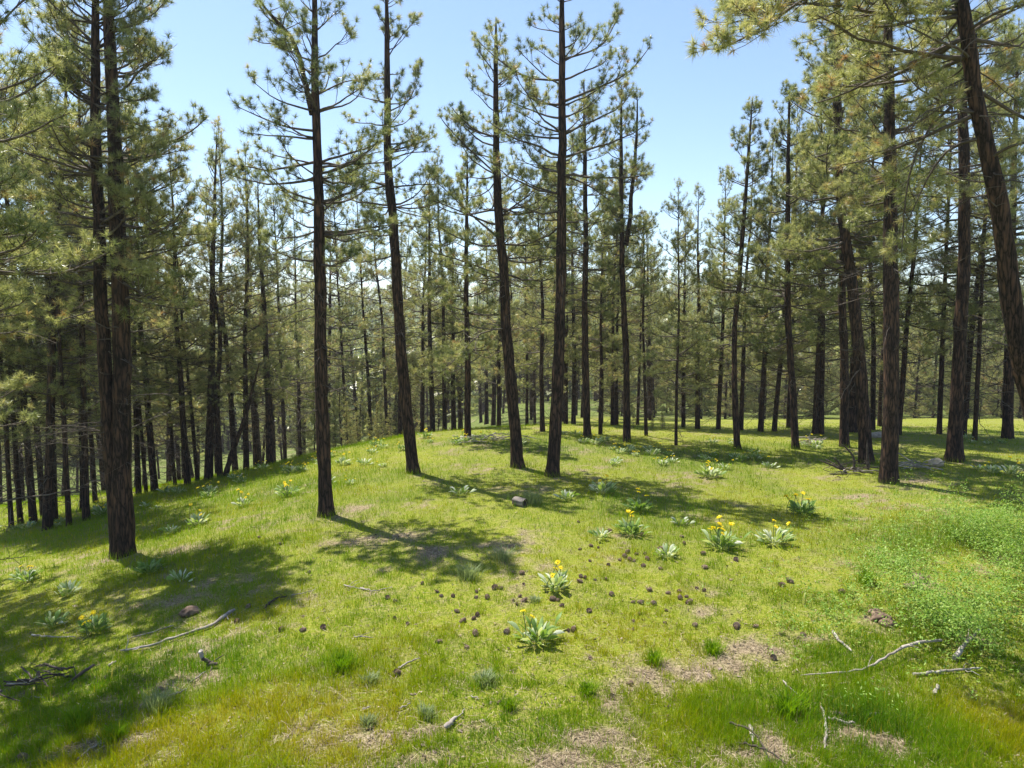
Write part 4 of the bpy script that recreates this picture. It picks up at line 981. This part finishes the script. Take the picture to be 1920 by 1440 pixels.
for (u, v, s, me, lab, nm, cat) in [
        (910, 1282, 1.0, TS, 'round blue-grey sage tuft in the middle of the near grass', 'sage_tuft', 'tuft'), (693, 1280, .85, TS, 'smaller blue-grey sage tuft left of the slanting pale stick', 'sage_tuft', 'tuft'), (1003, 1128, .7, TS, 'pale sage tuft among the cones below the four-flowered balsamroot', 'sage_tuft', 'tuft'),
        (690, 1360, .8, TS, 'faint sage tuft in the yellow grass near the bottom', 'sage_tuft', 'tuft'), (800, 1345, .9, TS, 'sage tuft left of the weathered wood chunk', 'sage_tuft', 'tuft'), (880, 1085, .9, TD, 'tall dark wispy tuft at the tip of the lone pine shadow', 'grass_tuft', 'tuft'), (945, 1050, .9, TD, 'pale wispy tuft in sunlight right of the lone pine shadow', 'grass_tuft', 'tuft'),
        (640, 1255, 1.1, TG, 'bright green grass tuft in the yellow grass left of the sage', 'grass_tuft', 'tuft'), (300, 1330, .65, TD, 'shaggy grey-green tuft at the lower edge of the left shadow', 'grass_tuft', 'tuft'), (150, 1360, 1.1, TG, 'tall green tuft at the bottom of the left shadow', 'grass_tuft', 'tuft'), (955, 1330, .8, TG, 'green tuft right of the single upright cone', 'grass_tuft', 'tuft'), (1000, 945, .9, TD, 'dusty green tuft directly behind the cut log', 'grass_tuft', 'tuft'),
        (1225, 1245, .9, TG, 'green tuft at the upper end of the litter strip', 'grass_tuft', 'tuft'), (1335, 1225, 1.0, TG, 'green tuft breaking the middle of the litter strip', 'grass_tuft', 'tuft'), (1475, 1340, 1.3, TG, 'thick green tuft left of the pale upright-lying stick', 'grass_tuft', 'tuft'), (1625, 1095, 1.2, TG, 'tall green tuft left of the earth clods beside the herbs', 'grass_tuft', 'tuft'), (1100, 1300, .8, TG, 'green tuft left of the litter strip', 'grass_tuft', 'tuft'), (220, 1385, .9, TG, 'broad-bladed tuft beside the bent grey stick', 'grass_tuft', 'tuft')]:
    o = link(nm, me, None, hit(u, v)); o.scale = (s * rb.uniform(.8, 1.3), s * rb.uniform(.8, 1.3), s * rb.uniform(.75, 1.15)); o.rotation_euler.z = rb.uniform(0, 6.28); tag(o, lab, cat)

# ------------------------------------------------------------------ pine cones
def cone_mesh():
    g = Geo(); rng = np.random.default_rng(4)
    V, Fc = lump(2, .026, .026, .042, 2, .05); V[:, 2] += 0; g.add(V, Fc, 0, True)
    for k in range(78):
        t = (k + .5) / 78; z = -.043 + .09 * t; rad = .036 * math.sin(math.pi * min(1, .12 + t * .86)) ** .7 + .004; a = k * 2.39996
        d = np.array([math.cos(a), math.sin(a), 0]); s = np.array([-d[1], d[0], 0]); up = np.array([0, 0, 1.])
        w = .0115 * (1 - .35 * t); b = d * rad * .45 + up * (z - .004)
        tip = d * (rad + .009) + up * (z + .012 * (t - .25)); th = up * .003
        V = np.stack([b - s * w * .5, b + s * w * .5, tip + s * w + th, tip + d * .004 + th * 2, tip - s * w + th, tip + s * w - th, tip + d * .003 - th, tip - s * w - th])
        g.add(V, np.array([[0, 1, 2, 4], [4, 2, 5, 7], [1, 0, 7, 5]]), 0); g.add(V, np.array([[2, 3, 4], [5, 7, 6]]), 0)
    return g.mesh('pine_cone', [CONE])
CM = cone_mesh()
C1 = [(590,310),(780,368),(975,392),(1210,400),(1225,440),(600,475),(665,455),(710,465),(885,493),(940,505),(990,500),(1065,470),(1085,478),(660,545),(770,568),(840,540),(870,522),(900,540),(925,545),(1005,535),(980,575),(1085,592),(1350,590),(1340,505),(205,618),(250,622),(262,685),(90,708),(125,710),(605,640),(632,648),(600,670),(690,660),(757,655),(45,768),(238,757),(200,785),(222,805),(265,785),(437,778),(468,783),(490,815),(655,848),(1018,722),(790,747),(920,795),(965,797),(1042,803),(955,865),(1115,843),(1195,728),(1200,770),(1240,760),(1255,795),(1345,722),(1300,708),(1130,738),(920,905),(1110,918),(1290,935),(530,963),(562,962),(160,975),(660,1130),(1860,670),(1810,690),(1535,540),(1655,940),(1540,940)]
C2 = [(250,518),(292,535),(288,628),(357,657),(518,485),(540,508),(603,508),(730,485),(728,515),(625,592),(655,645),(715,630),(735,612),(725,715),(528,757),(677,785),(300,930),(852,1085),(1460,1055),(1560,985),(437,440)]
C3 = [(130,1390),(1520,692),(1635,695),(1745,680),(1340,565),(1280,648),(1670,380),(1510,228),(1400,190),(870,1015)]
C4 = [(580,430),(535,450),(395,675),(490,845),(290,680),(860,490),(120,355),(650,720)]
CP = [(900 + a / 3.2, 880 + b / 3.2) for a, b in C1] + [(640 + a / 2.88, 940 + b / 2.88) for a, b in C2] + [(a / 2.88, 940 + b / 2.88) for a, b in C3] + [(1280 + a / 2.88, 940 + b / 2.88) for a, b in C4]
for (u, v) in CP:
    p = hit(u, v + 3); k = rb.uniform(.5, 1.0)
    o = link('pine_cone', CM, None, p + Vector((0, 0, .03 * k))); o.scale = (k * rb.uniform(.85, 1.1), k * rb.uniform(.85, 1.1), k * rb.uniform(.95, 1.35))
    o.rotation_euler = (rb.uniform(.9, 1.9), 0, rb.uniform(0, 6.28))
    tag(o, '', 'pine cone', 'pine cones scattered in the grass'); SMALL.append((o, p, 'brown pine cone'))
for o in list(COL.objects):
    if 'far' in o.keys():
        SMALL.append((o, o.location.copy(), 'small flowering balsamroot' if any(c.name.startswith('flower') for c in o.children) else 'small flowerless balsamroot')); del o['far']
for (o, u, d, s) in TREES:
    if s: MARKS.append((o.location.copy(), s))
for o, b in FAR:
    pass
near = {}
for o, p, kind in SMALL:
    dd, s = min(((p - q_).length, s) for q_, s in MARKS)
    near.setdefault((kind, s), []).append((dd, o))
for (kind, s), L in near.items():
    L.sort(key=lambda e: e[0])
    for i, (dd, o) in enumerate(L):
        o['label'] = f'{kind} nearest to {s}' if i == 0 else f'{kind}, {ordn(i)} nearest to {s}'

# ------------------------------------------------------------------ air
import bmesh
bm = bmesh.new(); bmesh.ops.create_cube(bm, size=1)
hz = bpy.data.meshes.new('haze'); bm.to_mesh(hz); bm.free()
m, N, L, out = mat('air')
pv = N('VolumePrincipled'); pv.inputs['Color'].default_value = (.86, .92, 1, 1); pv.inputs['Density'].default_value = HAZE; pv.inputs['Anisotropy'].default_value = .3
L(pv.outputs[0], out.inputs['Volume']); hz.materials.append(m)
zlo, zhi = float(gz.min()) - 1, max(float(gz.max()), 45) + 3
o = link('haze', hz, None, (0, (ys[0] + ys[-1]) / 2, (zlo + zhi) / 2)); o.scale = (xs[-1] * 2 + 4, ys[-1] - ys[0] + 4, zhi - zlo); o['kind'] = 'stuff'
